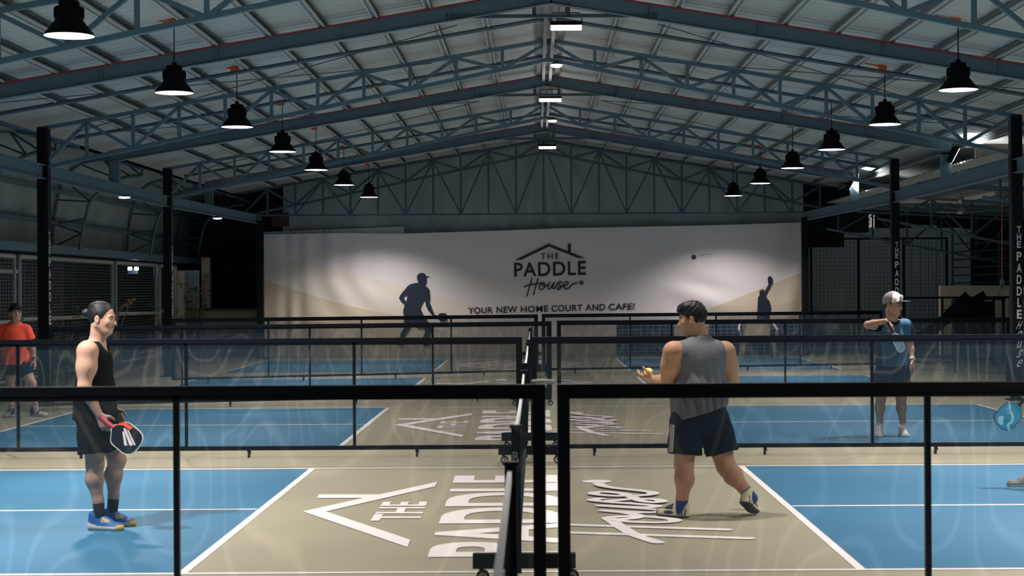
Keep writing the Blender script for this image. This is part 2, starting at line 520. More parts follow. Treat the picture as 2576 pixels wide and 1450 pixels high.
for i, (a, b) in enumerate(wires):
    m = MB().cyl(a, b, .007, n=6)
    tag(m.build('brace_rod', M['steel_dark']), ['thin brace rod, left slope, falling away from the nearest rafter', 'thin brace rod, left slope, rising away from the nearest rafter',
        'thin brace rod, right slope, falling away from the nearest rafter', 'thin brace rod, right slope, rising away from the nearest rafter',
        'thin brace rod, left slope, in front of the middle rafter', 'thin brace rod, right slope, in front of the middle rafter',
        'thin brace rod, left slope, behind the middle rafter', 'thin brace rod, right slope, behind the middle rafter'][i], 'rod', 'roof brace rods', 'thing')
m = MB()
m.box((XR - .06, 27, ztop(XR) - .12), (.05, 33, .05)); m.box((XR + .06, 27, ztop(XR) - .12), (.05, 33, .05))
tag(m.build('ridge_beam', M['steel_dark']), 'dark twin beam running the length of the hall under the ridge', 'beam', kind='thing')

# ------------------------------------------------------------------ columns and eave beams
COLY = [T0 + BAY, T0 + 2 * BAY, T0 + 3 * BAY]
POS = ['nearest the camera', 'second from the camera', 'at the far corner beside the banner']
for side, xs in (('left', XL), ('right', XRT)):
    for k, Y in enumerate(COLY):
        xs = (XL, XRT)[side == 'right'] if k < 2 else (-7.18, 7.02)[side == 'right']
        lab = f'black {side} hall column {POS[k]}' + (', painted with pale upright lettering' if k < 2 else '')
        t = thing('hall_column', lab, 'column', (xs, Y, 0), 'black columns along the hall sides')
        ztp = ztop(xs) - .03 if k < 2 else 3.6
        mm = MB(); mm.box((xs, Y, ztp / 2), (.168, .168, ztp))
        mm.build('shaft', M['column'], t)
        MB().box((xs, Y, .01), (.30, .30, .02)).build('base_plate', M['column'], t)
        if k == 2: continue
        g = MB()
        z = 2.71
        rows = [('T', .105, .117), ('H', .105, .117), ('E', .105, .166)] + [(c, .142, .18) for c in 'PADDLE'] + [(c, .12, .148) for c in 'House']
        for i, (c, h, step) in enumerate(rows):
            wd = (.066 if i < 3 else .078) if i < 9 else .075
            if c == 'L': wd = .06
            if side == 'right':
                cx = xs + .022
                fn = lambda a, b: Vector((cx + (a - .5) * wd + ((b - .5) * .03 if i > 8 else 0), Y - .0855, z - h + b * h))
            else:
                fn = lambda a, b: Vector((xs + .0855, Y + (a - .5) * wd * 1.4, z - h + b * h))
            fit_text(g, c, fn, offset=.03 if i < 9 else .0, shear=0 if i < 9 else .35)
            z -= step
        g.build('lettering', M['grey_letter'], t, label='pale vertical lettering')
    xs = (XL, XRT)[side == 'right']
    t = thing('eave_beam', f'long grey-blue eave beam along the {side} column row', 'beam', (xs, 12, 3.63))
    b = MB()
    xe = -7.24 if side == 'left' else 7.06
    for p, q in (((xs, 12.5), (xs, COLY[1])), ((xs, COLY[1]), (xe, 43.5))):
        for zz, w, h in ((3.64, .012, .20), (3.745, .13, .012), (3.535, .13, .012)): b.bar((p[0], p[1], zz), (q[0], q[1], zz), w, h)
    b.build('beam', M['steel'], t)

# ------------------------------------------------------------------ pendant lamps
def spot(name, parent, loc, rot, power, size, blend, col, radius=.12):
    l = bpy.data.lights.new(name, 'SPOT')
    l.energy, l.spot_size, l.spot_blend, l.color, l.shadow_soft_size = power, size, blend, col, radius
    o = bpy.data.objects.new(name, l)
    COL.objects.link(o)
    o.parent = parent; o.location = loc; o.rotation_euler = rot
    return o


def make_highbay():
    t = thing('pendant_lamp', 'x', 'lamp', (0, 0, 0), 'black pendant lamps along both court sides')
    m = MB(); m.lathe([(.0, .33), (.085, .33), (.095, .32), (.095, .275), (.128, .27), (.132, .262), (.132, .165), (.128, .155), (.0, .155)], n=28)
    for k in range(28):
        a = k * math.pi / 14
        m.box((.132 * math.cos(a), .132 * math.sin(a), .215), (.012, .006, .09), rot=Matrix.Rotation(a, 3, 'Z'))
    m.build('housing', M['housing'], t)
    m = MB(); m.lathe([(.118, .16), (.125, .15), (.232, .012), (.236, .0), (.230, .0), (.224, .012), (.118, .148)], n=36)
    m.build('shade', M['housing'], t, smooth=True)
    m = MB(); m.lathe([(.226, .006), (.120, .140), (.0, .140)], n=36)
    m.build('reflector', M['reflector'], t, smooth=True, label='glowing white reflector')
    m = MB(); m.lathe([(.229, .004), (.0, .002)], n=36)
    m.build('lens', M['led'], t, label='bright white lamp opening')
    m = MB(); m.cyl((0, 0, .33), (0, 0, .80), .007, n=6); m.cyl((0, 0, .33), (0, 0, .37), .03, n=10)
    m.build('chain', M['housing'], t)
    m = MB(); m.box((-.03, 0, .84), (.11, .09, .085)); m.cyl((-.03, 0, .84), (-.45, 0, .93), .011, n=6)
    m.build('junction_box', M['orange'], t, label='orange junction box')
    spot('lamp_light', t, (0, 0, -.012), (0, 0, 0), LAMP_W, math.radians(112), .6, LAMP_COL)
    spot('lamp_spill', t, (0, 0, -.014), (0, 0, 0), SPILL_W, math.radians(160), .8, LAMP_COL)
    return t


hb = make_highbay()
first = True
LXL, LXR, LZ = -4.32, 5.08, 4.15
LYS = [6.6, 10.9, 15.3, 19.75, 23.9, 28.2, 32.5, 37.2, 41.6]
for side, lx in (('left', LXL), ('right', LXR)):
    for k, ly in enumerate(LYS):
        o = hb if first else copy_tree(hb)
        first = False
        o.location = (lx - (.08 if k == 8 and side == 'right' else -.12 if k == 8 else 0), ly, LZ - (0.02 if side == 'right' else 0) - (.03 if k == 8 else 0))
        ref = ['above the court nearest the camera, out of frame', 'above the front fence, out of frame'][k] if k < 2 else (
            'largest and topmost of its row' if k == 2 else ['', 'lit just in front of the nearest rafter', 'before the nearer column truss', 'in front of the middle rafter', 'before the farther column truss',
             'second from the far end of its row', 'last of its row, beside the tarpaulin'][k - 2])
        o['label'] = f'black pendant lamp of the {side} row, {ref}'
        for ch in o.children:
            if ch.type == 'LIGHT':
                ch.data = ch.data.copy()
                ch.data.energy *= (1.75, 1.75, 1.65, 1.2, .95, .9, .85, .82, .74)[k] * (0 if k == 8 and ch.data.spot_size > 2.5 else 1)
                if k == 8 and ch.data.spot_size < 2.5: ch.data.spot_size, ch.data.spot_blend = math.radians(126), .62

# ridge lights
lin = None
for k, (px, py, Y, lab) in enumerate(((1430, -480, RY[0] - BAY + .1, 'unseen rectangular ridge lamp added above the front fence, out of frame'), (1424, 67, RY[0] + .1, 'rectangular white ridge lamp nearest the camera, the brightest'), (1384, 250, RY[1] + .1, 'rectangular white ridge lamp under the middle rafter'),  # first is an unseen lamp added to brighten the front floor
                                      (1377, 370, RY[2] + .1, 'rectangular white ridge lamp farthest back, at the gable tarpaulin'))):
    p = at(px, py, Y)
    t = thing('ridge_floodlight', lab, 'lamp', p, 'rectangular lamps along the ridge')
    m = MB(); m.box(p + Vector((0, 0, .035)), (.42, .16, .05)); m.build('housing', M['housing'], t)
    m = MB(); m.box(p + Vector((0, 0, -.015)), (.40, .15, .045)); m.build('diffuser', M['led'], t, label='glowing white diffuser')
    m = MB(); m.tube([p + Vector((-.205, 0, .03)), p + Vector((-.205, 0, .15)), p + Vector((-.17, 0, .18)), p + Vector((.17, 0, .18)), p + Vector((.205, 0, .15)), p + Vector((.205, 0, .03))], .008, 6)
    m.build('bracket', M['steel_dark'], t)
    m = MB(); m.cyl(p + Vector((0, 0, .18)), (p.x, p.y, ztop(p.x) - .2), .008, n=6); m.build('conduit', M['red'], t, label='red conduit')
    l = bpy.data.lights.new('ridge_light', 'POINT'); l.energy, l.color, l.shadow_soft_size = RIDGE_W * (1.5 if k == 1 else 1), LAMP_COL, .1
    o = bpy.data.objects.new('ridge_light', l); COL.objects.link(o); o.parent = t; o.location = (0, 0, -.16)
    spot('ridge_down_light', t, (0, 0, -.055), (0, 0, 0), RIDGE_DOWN * (1.8, 1.6, .7, .48)[k], math.radians(122), .5, LAMP_COL)
for px, py, Y, lab in ((1400, 163, T0 + BAY, 'small round warm ridge lamp under the nearer column truss'), (1390, 303, T0 + 2 * BAY, 'small round warm ridge lamp under the farther column truss')):
    p = at(px, py, Y)
    t = thing('ridge_bulkhead', lab, 'lamp', p, 'round warm lamps along the ridge')
    m = MB(); m.lathe([(0, .075), (.03, .07), (.05, .03), (.095, .015), (.095, 0)], p, 24); m.cyl(p + Vector((0, 0, .06)), (p.x, p.y, zbot(p.x) - .03), .01, n=6); m.build('housing', M['steel_dark'], t)
    m = MB(); m.lathe([(.093, 0), (.085, -.025), (.05, -.04), (0, -.045)], p, 24); m.build('diffuser', M['led_warm'], t, smooth=True, label='glowing warm diffuser')
    l = bpy.data.lights.new('bulb_light', 'POINT'); l.energy, l.color, l.shadow_soft_size = BULB_W, (1, .6, .42), .06
    o = bpy.data.objects.new('bulb_light', l); COL.objects.link(o); o.parent = t; o.location = (0, 0, -.1)
# lamps under the left eave beam, floodlights on the right
for px, py, Y, lab in ((313, 496, RY[1] + .4, 'round dish lamp under the left eave beam, beside the middle rafter post'), (547, 549, RY[2] - .12, 'round dish lamp under the left eave beam near its far end')):
    p = at(px, py, Y)
    t = thing('dish_lamp', lab, 'lamp', p, 'dish lamps under the left eave beam')
    m = MB(); m.lathe([(0, .04), (.05, .035), (.11, .005), (.115, 0), (.1, 0)], p, 24)
    for s in (-.03, .03): m.cyl(p + Vector((s, 0, .03)), (p.x + s, p.y, 3.53), .008, n=6)
    m.build('housing', M['steel_dark'], t)
    m = MB(); m.lathe([(.11, .002), (.09, -.02), (0, -.03)], p, 24); m.build('diffuser', M['led'], t, label='glowing diffuser')
    spot('dish_light', t, (0, 0, -.06), (0, 0, 0), EAVE_W * 4, math.radians(150), .8, (1, .92, .9))
for px, py, Y, lab in ((2396, 389, RY[1] - .1, 'floodlight on the nearer right roof post, turned outwards'), (2138, 463, RY[2] - .1, 'floodlight on the farther right roof post, turned outwards')):
    p = at(px, py, Y)
    t = thing('floodlight', lab, 'lamp', p, 'outward floodlights on the right roof posts')
    R = Matrix.Rotation(math.radians(28), 3, 'Y')
    m = MB(); m.box(p, (.07, .26, .30), rot=R); m.box(p + Vector((-.12, 0, .02)), (.18, .03, .03)); m.build('housing', M['housing'], t)
    m = MB(); m.box(p + R @ Vector((.04, 0, 0)), (.012, .235, .27), rot=R); m.build('lens', M['led'], t, label='bright lens')
    spot('flood_light', t, R @ Vector((.09, 0, 0)), (0, math.radians(-103), 0), FLOOD_W, math.radians(140), .5, (1, .95, .9), .05)

# ------------------------------------------------------------------ barrier fences and nets
def fence(A, B, n, label, group='mesh barrier fences between the courts', z0=.10, z1=1.255, rail=.047, end=.064):
    A, B = Vector((A[0], A[1], 0)), Vector((B[0], B[1], 0))
    t = thing('barrier_fence', label, 'fence', A, group)
    M1 = M['black']
    m = MB(); m.bar(A + Vector((0, 0, z1 - rail / 2)), B + Vector((0, 0, z1 - rail / 2)), rail, rail); m.build('top_rail', M1, t)
    m = MB(); m.bar(A + Vector((0, 0, z0)), B + Vector((0, 0, z0)), rail, rail * .9); m.build('bottom_rail', M1, t)
    d = (B - A).normalized()
    for k in range(n + 1):
        w = end if k in (0, n) else .030
        c = A.lerp(B, k / n)
        if k == 0: c = c + d * end / 2
        if k == n: c = c - d * end / 2
        m = MB(); m.bar(c + Vector((0, 0, z0)), c + Vector((0, 0, z1 - .01)), w, w, up=d); m.build('post', M1, t)
    for k in range(n):
        a, b = A.lerp(B, k / n), A.lerp(B, (k + 1) / n)
        o = Vector((-d.y, d.x, 0)) * .012
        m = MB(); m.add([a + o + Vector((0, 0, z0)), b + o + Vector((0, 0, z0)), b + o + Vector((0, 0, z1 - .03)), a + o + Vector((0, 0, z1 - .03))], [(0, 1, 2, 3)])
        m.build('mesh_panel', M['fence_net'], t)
        for f in (.25, ):
            c = a.lerp(b, f + .12)
            m = MB()
            m.bar(c + Vector((0, 0, z0 - .02)), c + Vector((.008, 0, .04)), .035, .02)
            m.cyl(c + Vector((-.011, .012, .024)), c + Vector((.011, .012, .024)), .024, n=14)
            m.build('caster', M['rubber'], t)
    m = MB(); m.bar(A + Vector((0, .0, z1 - rail - .012)), B + Vector((0, 0, z1 - rail - .012)), .03, .03); m.build('net_hem', M['black'], t)
    return t


S = 1.885
fence((.045 - 2 * S, 8.43), (.045, 8.40), 2, 'black mesh fence across the front, left of the centre gap', z1=1.288)
fence((.105, 8.40), (.105 + 2 * S, 8.38), 2, 'black mesh fence across the front, right of the centre gap', z1=1.288)
fence((-.15 - 4 * S + .4, 17.5), (-.15, 17.5), 4, 'black mesh fence behind the first court, left half', z1=1.266)
fence((-.06, 17.5), (-.06 + 4 * S - .3, 17.45), 4, 'black mesh fence behind the first court, right half', z1=1.266)
fence((-7.25, 24.5), (.24, 26.5), 4, 'black mesh fence behind the second court, left half')
fence((.34, 27.0), (.34 + 4 * S, 27.4), 4, 'black mesh fence behind the second court, right half')
fence((-6.95, 31.4), (.03, 33.9), 4, 'black mesh fence before the farthest court, left half')
fence((.12, 34.3), (.12 + 4 * S - .1, 36.0), 4, 'black mesh fence before the farthest court, right half')


m = MB(); m.tube([(-.022, 8.40, 1.300), (.03, 8.395, 1.303), (.088, 8.40, 1.300)], .011, 8)
tag(m.build('pale_strip', M['white']), 'pale strip lying across the two front fence rails at the centre gap', 'strap', kind='thing')  # pale strip across both rail ends


def net(y0, y1, label):
    t = thing('court_net', label, 'net', (CX, y0, 0), 'portable court nets')
    for ye, s in ((y0, 1), (y1, -1)):
        m = MB(); m.box((CX - .025, ye, .50), (.058, .058, .88)); m.box((CX - .025, ye, .945), (.075, .075, .014)); p = m.build('post', M['black'], t)
        m = MB(); m.box((CX + .02, ye - .005, .135), (.62, .085, .085)); m.box((CX + .02, ye - .05, .18), (.62, .006, .004), ); f = m.build('base_foot', M['black'], t)
        for dx in (-.25, .29):
            m = MB(); m.bar((CX + dx, ye, .095), (CX + dx + .03, ye, .06), .03, .02)
            m.cyl((CX + dx + .02, ye - .014, .04), (CX + dx + .02, ye + .014, .04), .04, n=18)
            m.cyl((CX + dx + .02, ye - .0155, .04), (CX + dx + .02, ye + .0155, .04), .027, n=16, mi=1)
            m.cyl((CX + dx + .02, ye - .017, .04), (CX + dx + .02, ye + .017, .04), .009, n=10)
            m.build('caster', [M['rubber'], M['hub']], f)
        if s > 0:
            g = MB(); fit_text(g, 'R', lambda a, b: Vector((CX - .045 + a * .04, ye - .0305, .74 + b * .055)), offset=.02); g.build('letter', M['grey_letter'], p, label='pale letter R')
    N = 16
    L = [(CX - .03, y0 + (y1 - y0) * k / N, .885 - .045 * math.sin(math.pi * k / N)) for k in range(N + 1)]
    m = MB()
    for a, b in zip(L[:-1], L[1:]): m.bar(a, b, .022, .055)
    m.build('tape', M['white'], t, label='white top tape')
    m = MB()
    k = N + 1
    m.add([(p[0], p[1], p[2] - .02) for p in L] + [(p[0], p[1], .20) for p in L], [(i, i + 1, k + i + 1, k + i) for i in range(N)])
    m.build('netting', M['court_net'], t)
    m = MB(); m.box((CX - .025, (y0 + y1) / 2, .17), (.04, y1 - y0, .04)); m.build('ground_bar', M['black'], t)
    return t


net(1.3, 7.85, 'white taped court net in the foreground, its far end low in the picture')
net(9.95, 16.75, 'white taped court net across the first court, behind the front fence')
net(18.3, 25.1, 'white taped court net on the second court, behind the second fence')
net(26.75, 33.5, 'white taped court net on the third court')
net(35.1, 41.9, 'white taped court net on the farthest court, before the banner')

# ------------------------------------------------------------------ end wall: tarpaulin, banner
def hang(name, x_of, ys, cols, rows, fold, m, **kw):
    mb = MB()
    vs, fs = [], []
    for j in range(rows + 1):
        for i in range(cols + 1):
            a, b = i / cols, j / rows
            x, z = x_of(a, b)
            vs.append((x, ys + fold(x, z, a, b), z))
    fs = [(j * (cols + 1) + i, j * (cols + 1) + i + 1, (j + 1) * (cols + 1) + i + 1, (j + 1) * (cols + 1) + i) for j in range(rows) for i in range(cols)]
    return mb.add(vs, fs).build(name, m, smooth=True, **kw)


def tarp_x(a, b):
    x = -6.75 + a * (7.15 + 6.75)
    top = ztop(x) + .1
    return x, 2.9 + b * (top - 2.9)


def tarp_f(x, z, a, b):
    c = abs(x - .3)
    r = .09 * math.exp(-c * 1.3) * math.sin(9 * x / (.35 + .25 * (5.7 - z))) + .05 * math.sin(2.1 * x + .5 * z) + .025 * math.sin(5.3 * x + 2.5 * z) + .02 * math.sin(11 * x - 3 * z)
    return r


wb = hang('wall_back', tarp_x, 44.05, 160, 30, tarp_f, M['tarp'], kind='structure')

BY = 43.78
bm = bpy.data.materials.new('banner_print')
bm.use_nodes = True
nt = bm.node_tree
bs = nt.nodes['Principled BSDF']
bs.inputs['Roughness'].default_value = .55
tc = nt.nodes.new('ShaderNodeTexCoord'); sp = nt.nodes.new('ShaderNodeSeparateXYZ')
nt.links.new(tc.outputs['Object'], sp.inputs[0])


def swoop(pts):
    """a hill line printed across the banner: 1 below the line"""
    P = [at(px, py, BY) for px, py in pts]
    mr = nt.nodes.new('ShaderNodeMapRange'); mr.inputs['From Min'].default_value = -7.6; mr.inputs['From Max'].default_value = 7.6
    nt.links.new(sp.outputs['X'], mr.inputs['Value'])
    fc = nt.nodes.new('ShaderNodeFloatCurve')
    cv = fc.mapping.curves[0]
    q = [((p.x + 7.6) / 15.2, p.z / 5) for p in P]
    cv.points[0].location, cv.points[1].location = q[0], q[-1]
    for e in q[1:-1]: cv.points.new(*e)
    fc.mapping.update()
    nt.links.new(mr.outputs[0], fc.inputs['Value'])
    mu = nt.nodes.new('ShaderNodeMath'); mu.operation = 'MULTIPLY'; mu.inputs[1].default_value = 5
    nt.links.new(fc.outputs[0], mu.inputs[0])
    lt = nt.nodes.new('ShaderNodeMath'); lt.operation = 'LESS_THAN'
    nt.links.new(sp.outputs['Z'], lt.inputs[0]); nt.links.new(mu.outputs[0], lt.inputs[1])
    return lt.outputs[0]


s1 = swoop([(655, 700), (760, 735), (880, 770), (1010, 798), (1180, 850), (1400, 870), (1600, 830), (1760, 785), (1880, 740), (1960, 708), (2020, 684)])
s2 = swoop([(655, 640), (800, 668), (950, 705), (1100, 745), (1250, 785), (1400, 830), (1600, 835), (1760, 790), (1880, 745), (1960, 713), (2020, 690)])
s3 = swoop([(655, 800), (800, 830), (1000, 870), (1200, 900), (1400, 900), (1600, 870), (1760, 820), (1880, 785), (1960, 765), (2020, 752)])
c0 = (.74, .69, .70, 1)
prev = None
for s, c in ((s2, (.72, .65, .60, 1)), (s1, (.60, .52, .41, 1)), (s3, (.55, .47, .37, 1))):
    mx = nt.nodes.new('ShaderNodeMix'); mx.data_type = 'RGBA'
    nt.links.new(s, mx.inputs['Factor'])
    if prev is None: mx.inputs['A'].default_value = c0
    else: nt.links.new(prev, mx.inputs['A'])
    mx.inputs['B'].default_value = c
    prev = mx.outputs['Result']
nt.links.new(prev, bs.inputs['Base Color'])

TOP = [(657, 590), (850, 587), (1015, 588), (1250, 581), (1430, 574), (1600, 571), (1750, 568), (1900, 564), (2013, 560)]


def banner_x(a, b):
    px = 657 + a * (2015 - 657) + (4 * (1 - b) if a > .5 else 0)
    top = at(px, np.interp(px, [t[0] for t in TOP], [t[1] for t in TOP]), BY)
    return top.x, .004 + b * (top.z - .004)


def banner_f(x, z, a, b):
    u = x + 7.25
    low = max(0, 2.1 - z)
    r = .055 * math.exp(-((u - .75) / .35) ** 2) * math.sin(14 * u) * (.6 + .4 * math.sin(2 * z))
    r += .03 * math.exp(-((u - 1.7) / 1.1) ** 2) * math.sin(9 * (u - .35 * low * (u - .6)) + 1)
    v = 7.0 - x
    r += .05 * math.exp(-(v / .5) ** 2) * math.sin(6 * v + 2.2 * z)
    r += .03 * math.exp(-((v - 2.6) / .8) ** 2) * math.exp(-low * 0) * math.sin(8 * (z - .35 * v)) * (1 if z < 1.9 else math.exp(-(z - 1.9) * 4))
    r += .012 * math.sin(1.7 * x + 1.1) * math.sin(2.3 * z) + .006 * math.sin(7 * z + 1.5 * x)
    return r


ban = thing('banner', 'huge white and beige banner with house logo and dark player silhouettes on the end wall', 'banner', (0, BY, 0))
bo = hang('sheet', banner_x, BY, 260, 70, banner_f, bm)
bo.parent = ban; bo.matrix_parent_inverse = Matrix.Translation((0, -BY, 0))
BP = BY - .034


def bpoly(name, outer, holes=(), th=.004, parent=ban, label=None):
    loops = [[at(x, y, BP) for x, y in outer]] + [[at(x, y, BP) for x, y in h] for h in holes]
    tri = tessellate_polygon(loops)
    vs = [p for l in loops for p in l]
    m = MB(); m.add(vs, [t for t in tri])
    return m.build(name, M['navy'], parent, label=label)


Z4 = lambda L: [(980 + x * 170 / 1297, 670 + y * 190 / 1450) for x, y in L]
bpoly('player_silhouette', Z4([(525, 200), (540, 165), (575, 135), (620, 128), (665, 138), (695, 170), (705, 192), (740, 192), (765, 205), (745, 215), (705, 222), (708, 245), (718, 280), (708, 290), (705, 315),
    (698, 350), (660, 355), (700, 385), (745, 420), (762, 460), (768, 540), (780, 638), (765, 645), (768, 705), (800, 770), (830, 860), (860, 930), (900, 945), (920, 968), (950, 915), (970, 903), (1070, 905), (1100, 930),
    (1105, 1000), (1095, 1045), (1070, 1060), (980, 1060), (950, 1035), (935, 1000), (880, 985), (820, 975), (825, 955), (800, 915), (740, 850), (700, 770), (690, 700), (670, 650), (630, 730), (595, 800), (600, 840),
    (625, 880), (630, 910), (690, 985), (730, 1050), (755, 1090), (800, 1180), (805, 1240), (770, 1340), (745, 1480), (800, 1530), (650, 1530), (640, 1400), (650, 1330), (690, 1260), (680, 1220), (630, 1170), (555, 1190), (470, 1100), (440, 1060),
    (430, 1095), (400, 1150), (385, 1200), (330, 1270), (300, 1345), (280, 1430), (250, 1520), (150, 1520), (190, 1400), (205, 1310), (220, 1270), (270, 1200), (290, 1140), (278, 1090), (275, 990), (262, 890), (262, 850), (285, 770), (290, 735),
    (230, 690), (180, 610), (200, 565), (245, 500), (300, 445), (335, 395), (390, 350), (490, 325), (550, 320), (540, 285), (528, 250)]),
    [Z4([(270, 603), (345, 555), (335, 620), (315, 680), (295, 650)])], label='navy silhouette of a crouching player in a cap with a paddle')
Z6 = lambda L: [(1676 + x * 900 / 2576, 450 + y * 900 / 2576) for x, y in L]
bpoly('player_silhouette', Z6([(732, 745), (730, 715), (740, 702), (755, 703), (766, 720), (765, 745), (755, 765), (747, 770), (745, 790), (735, 797), (720, 830), (712, 852), (732, 856), (722, 862), (742, 878), (750, 900), (756, 945),
    (745, 965), (742, 1000), (735, 1060), (720, 1150), (705, 1150), (700, 1060), (690, 1060), (680, 1150), (662, 1150), (653, 1000), (656, 960), (658, 900), (660, 855), (672, 840), (670, 812), (685, 798), (705, 800), (710, 812), (715, 800), (727, 782), (730, 768), (738, 766)]),
    label='navy silhouette of a player raising a paddle')
ZL = lambda x, y: (1280 + x * 210 / 1903, 600 + y * 160 / 1450)
bpoly('logo_roof', [ZL(*p) for p in [(140, 495), (910, 125), (1345, 300), (1345, 125), (1410, 125), (1412, 325), (1730, 448), (1585, 452), (915, 185), (280, 490)]])
g = MB()


def quad_px(q):
    (ax, ay), (bx, by), (cx, cy), (dx, dy) = q      # bottom-left, bottom-right, top-right, top-left
    def fn(a, b):
        x = (ax * (1 - a) + bx * a) * (1 - b) + (dx * (1 - a) + cx * a) * b
        y = (ay * (1 - a) + by * a) * (1 - b) + (dy * (1 - a) + cy * a) * b
        return at(x, y, BP)
    return fn


fit_text(g, 'THE', quad_px([ZL(725, 482), ZL(1140, 470), ZL(1138, 335), ZL(723, 347)]), offset=.012, spacing=1.35)
fit_text(g, 'PADDLE', quad_px([ZL(124, 880), ZL(1762, 832), ZL(1756, 512), ZL(118, 562)]), offset=.016, spacing=1.1)
lm = lambda a, b: at(*ZL(a, b), BP)
for nm in HOUSE: g.ribbon([tuple(q) for q in spline([Vector(p) for p in HOUSE[nm]], 5)], 28, lm, lift=(0, -6e-5, 0))
g.build('logo_lettering', M['navy'], ban)
for wd, xa, xb in (('YOUR', 1177, 1239.5), ('NEW', 1249, 1301.5), ('HOME', 1310, 1379), ('COURT', 1387, 1465), ('AND', 1473, 1523), ('CAFE!', 1531, 1597)):
    g = MB()
    yb = lambda x: 790 - 11 * (x - 1177) / 420
    fit_text(g, wd, quad_px([(xa, yb(xa)), (xb, yb(xb)), (xb, yb(xb) - 16), (xa, yb(xa) - 16)]), offset=.018, spacing=1.06)
    g.build('slogan_word', M['navy'], ban)
for cx, cy, r in ((1280 + 1657 * 210 / 1903, 600 + 1012 * 160 / 1450, 5.6), (1745.5, 647, 5.8)):
    circ = lambda x, y, q, n: [(x + q * math.cos(2 * math.pi * k / n), y + q * math.sin(2 * math.pi * k / n)) for k in range(n)]
    bpoly('printed_ball', circ(cx, cy, r, 24), [circ(cx, cy, r * .17, 8)] + [circ(cx + r * .58 * math.cos(k * 1.0472 + .3), cy + r * .58 * math.sin(k * 1.0472 + .3), r * .17, 8) for k in range(6)])
g = MB(); g.ribbon([(1761, 643), (1768, 640.5), (1776, 639.5), (1784, 639.5), (1791, 641)], .9, lambda a, b: at(a, b, BP)); g.build('flight_line', M['navy'], ban)

# ribbed sheet showing above the banner, rough block behind
m = MB()
n = 58
vs = []
for k in range(n * 4 + 1):
    px = 657 + (1017 - 657) * k / (n * 4)
    p = at(px, 592 - 14 * (px - 657) / 360 - 8, 43.88)
    vs.append((p.x, 43.9 + (.0, .0, .05, .05)[k % 4], p.z))
k = len(vs)
m.add(vs + [(v[0], v[1], 2.2) for v in vs], [(i, i + 1, k + i + 1, k + i) for i in range(k - 1)])
tag(m.build('corrugated_sheet', M['panel']), 'strip of ribbed sheet showing above the banner at its left end', 'sheet')
m = MB(); m.box((0, 44.5, 1.6), (14.7, .2, 3.2)); m.build('wall_front_of_yard', M['night'], kind='structure').name = 'wall_end'
m = MB(); m.box((-6.75, 43.6, 3.66), (.42, .3, .36)); a = m.build('fan_box', mat('dark_red_cabinet', (.05, .012, .012), .6)); tag(a, 'dark red cabinet fixed above the banner corner', 'cabinet', kind='thing')
# ------------------------------------------------------------------ left side: arched tarpaulin aisle, mesh wall
OUT = [(-10.10, 2.70), (-10.06, 3.2), (-9.98, 3.7), (-9.84, 4.12), (-9.50, 4.44), (-9.0, 4.54), (-8.55, 4.46), (-8.20, 4.33)]
INN = [(-9.52, 2.68), (-9.47, 3.0), (-9.40, 3.3), (-9.29, 3.66), (-9.02, 3.95), (-8.70, 4.12), (-8.45, 4.18), (-8.22, 4.20)]
n = 120
pr = [tuple(p) for p in spline([Vector((x - .03, z + .02)) for x, z in OUT], 5)]
vs, fs = [], []
for k in range(n + 1):
    y = 17 + 31 * k / n
    for j, (x, z) in enumerate(pr):
        w = .05 * math.sin(2.4 * y + .3 * j) + .03 * math.sin(5.1 * y - .5 * j)
        vs.append((x - abs(w) * .8, y, z + w * .4))
q = len(pr)
fs = [(k * q + j, k * q + j + 1, (k + 1) * q + j + 1, (k + 1) * q + j) for k in range(n) for j in range(q - 1)]
m = MB().add(vs, fs)
tag(m.build('aisle_tarpaulin', M['tarp_old'], smooth=True), 'stained grey tarpaulin stretched over the arched left aisle', 'tarpaulin')
for k, Y in enumerate((28.2, 34.4, 40.7, 46.4)):
    t = thing('arch_rib', f'arched lattice rib of the left aisle, {ORD[k + 1]} from the camera', 'rib', (-9.8, Y, 2.68), 'arched ribs of the left aisle')
    for nm, L in (('outer_chord', OUT), ('inner_chord', INN)):
        m = MB().tube([(x, Y, z) for x, z in [tuple(p) for p in spline([Vector(p) for p in L], 3)]], .035, 8)
        m.build(nm, M['steel'], t, smooth=True)
    for i in range(len(OUT) - 1):
        MB().bar((OUT[i][0], Y, OUT[i][1]), (INN[i + 1][0], Y, INN[i + 1][1]), .035, .035).build('web_strut', M['steel_dark'], t)
        if i % 2 == 0: MB().bar((OUT[i + 1][0], Y, OUT[i + 1][1]), (INN[i + 1][0], Y, INN[i + 1][1]), .035, .035).build('web_strut', M['steel_dark'], t)
    MB().bar((-10.1, Y, 2.68), (-9.5, Y, 2.68), .04, .04).build('foot_strut', M['steel_dark'], t)
for x, z, lab in ((-10.05, 3.22, 'lower long rail along the arched left aisle'), (-9.93, 3.86, 'upper long rail along the arched left aisle')):
    m = MB(); m.box((x + .06, 32.5, z), (.05, 29, .08)); tag(m.build('aisle_rail', M['steel']), lab, 'rail', 'long rails of the left aisle', 'thing')
m = MB(); m.box((-9.72, 33, 2.61), (.35, 30, .13)); m.box((-9.60, 33, 2.69), (.12, 30, .03)); m.build('trim_1', M['steel'], kind='structure')
m = MB(); m.box((-9.85, 33, 1.25), (.06, .01, .01)); m.box((-12.2, 33, 1.4), (.2, 34, 2.9)); m.build('wall_left', M['night'], kind='structure')
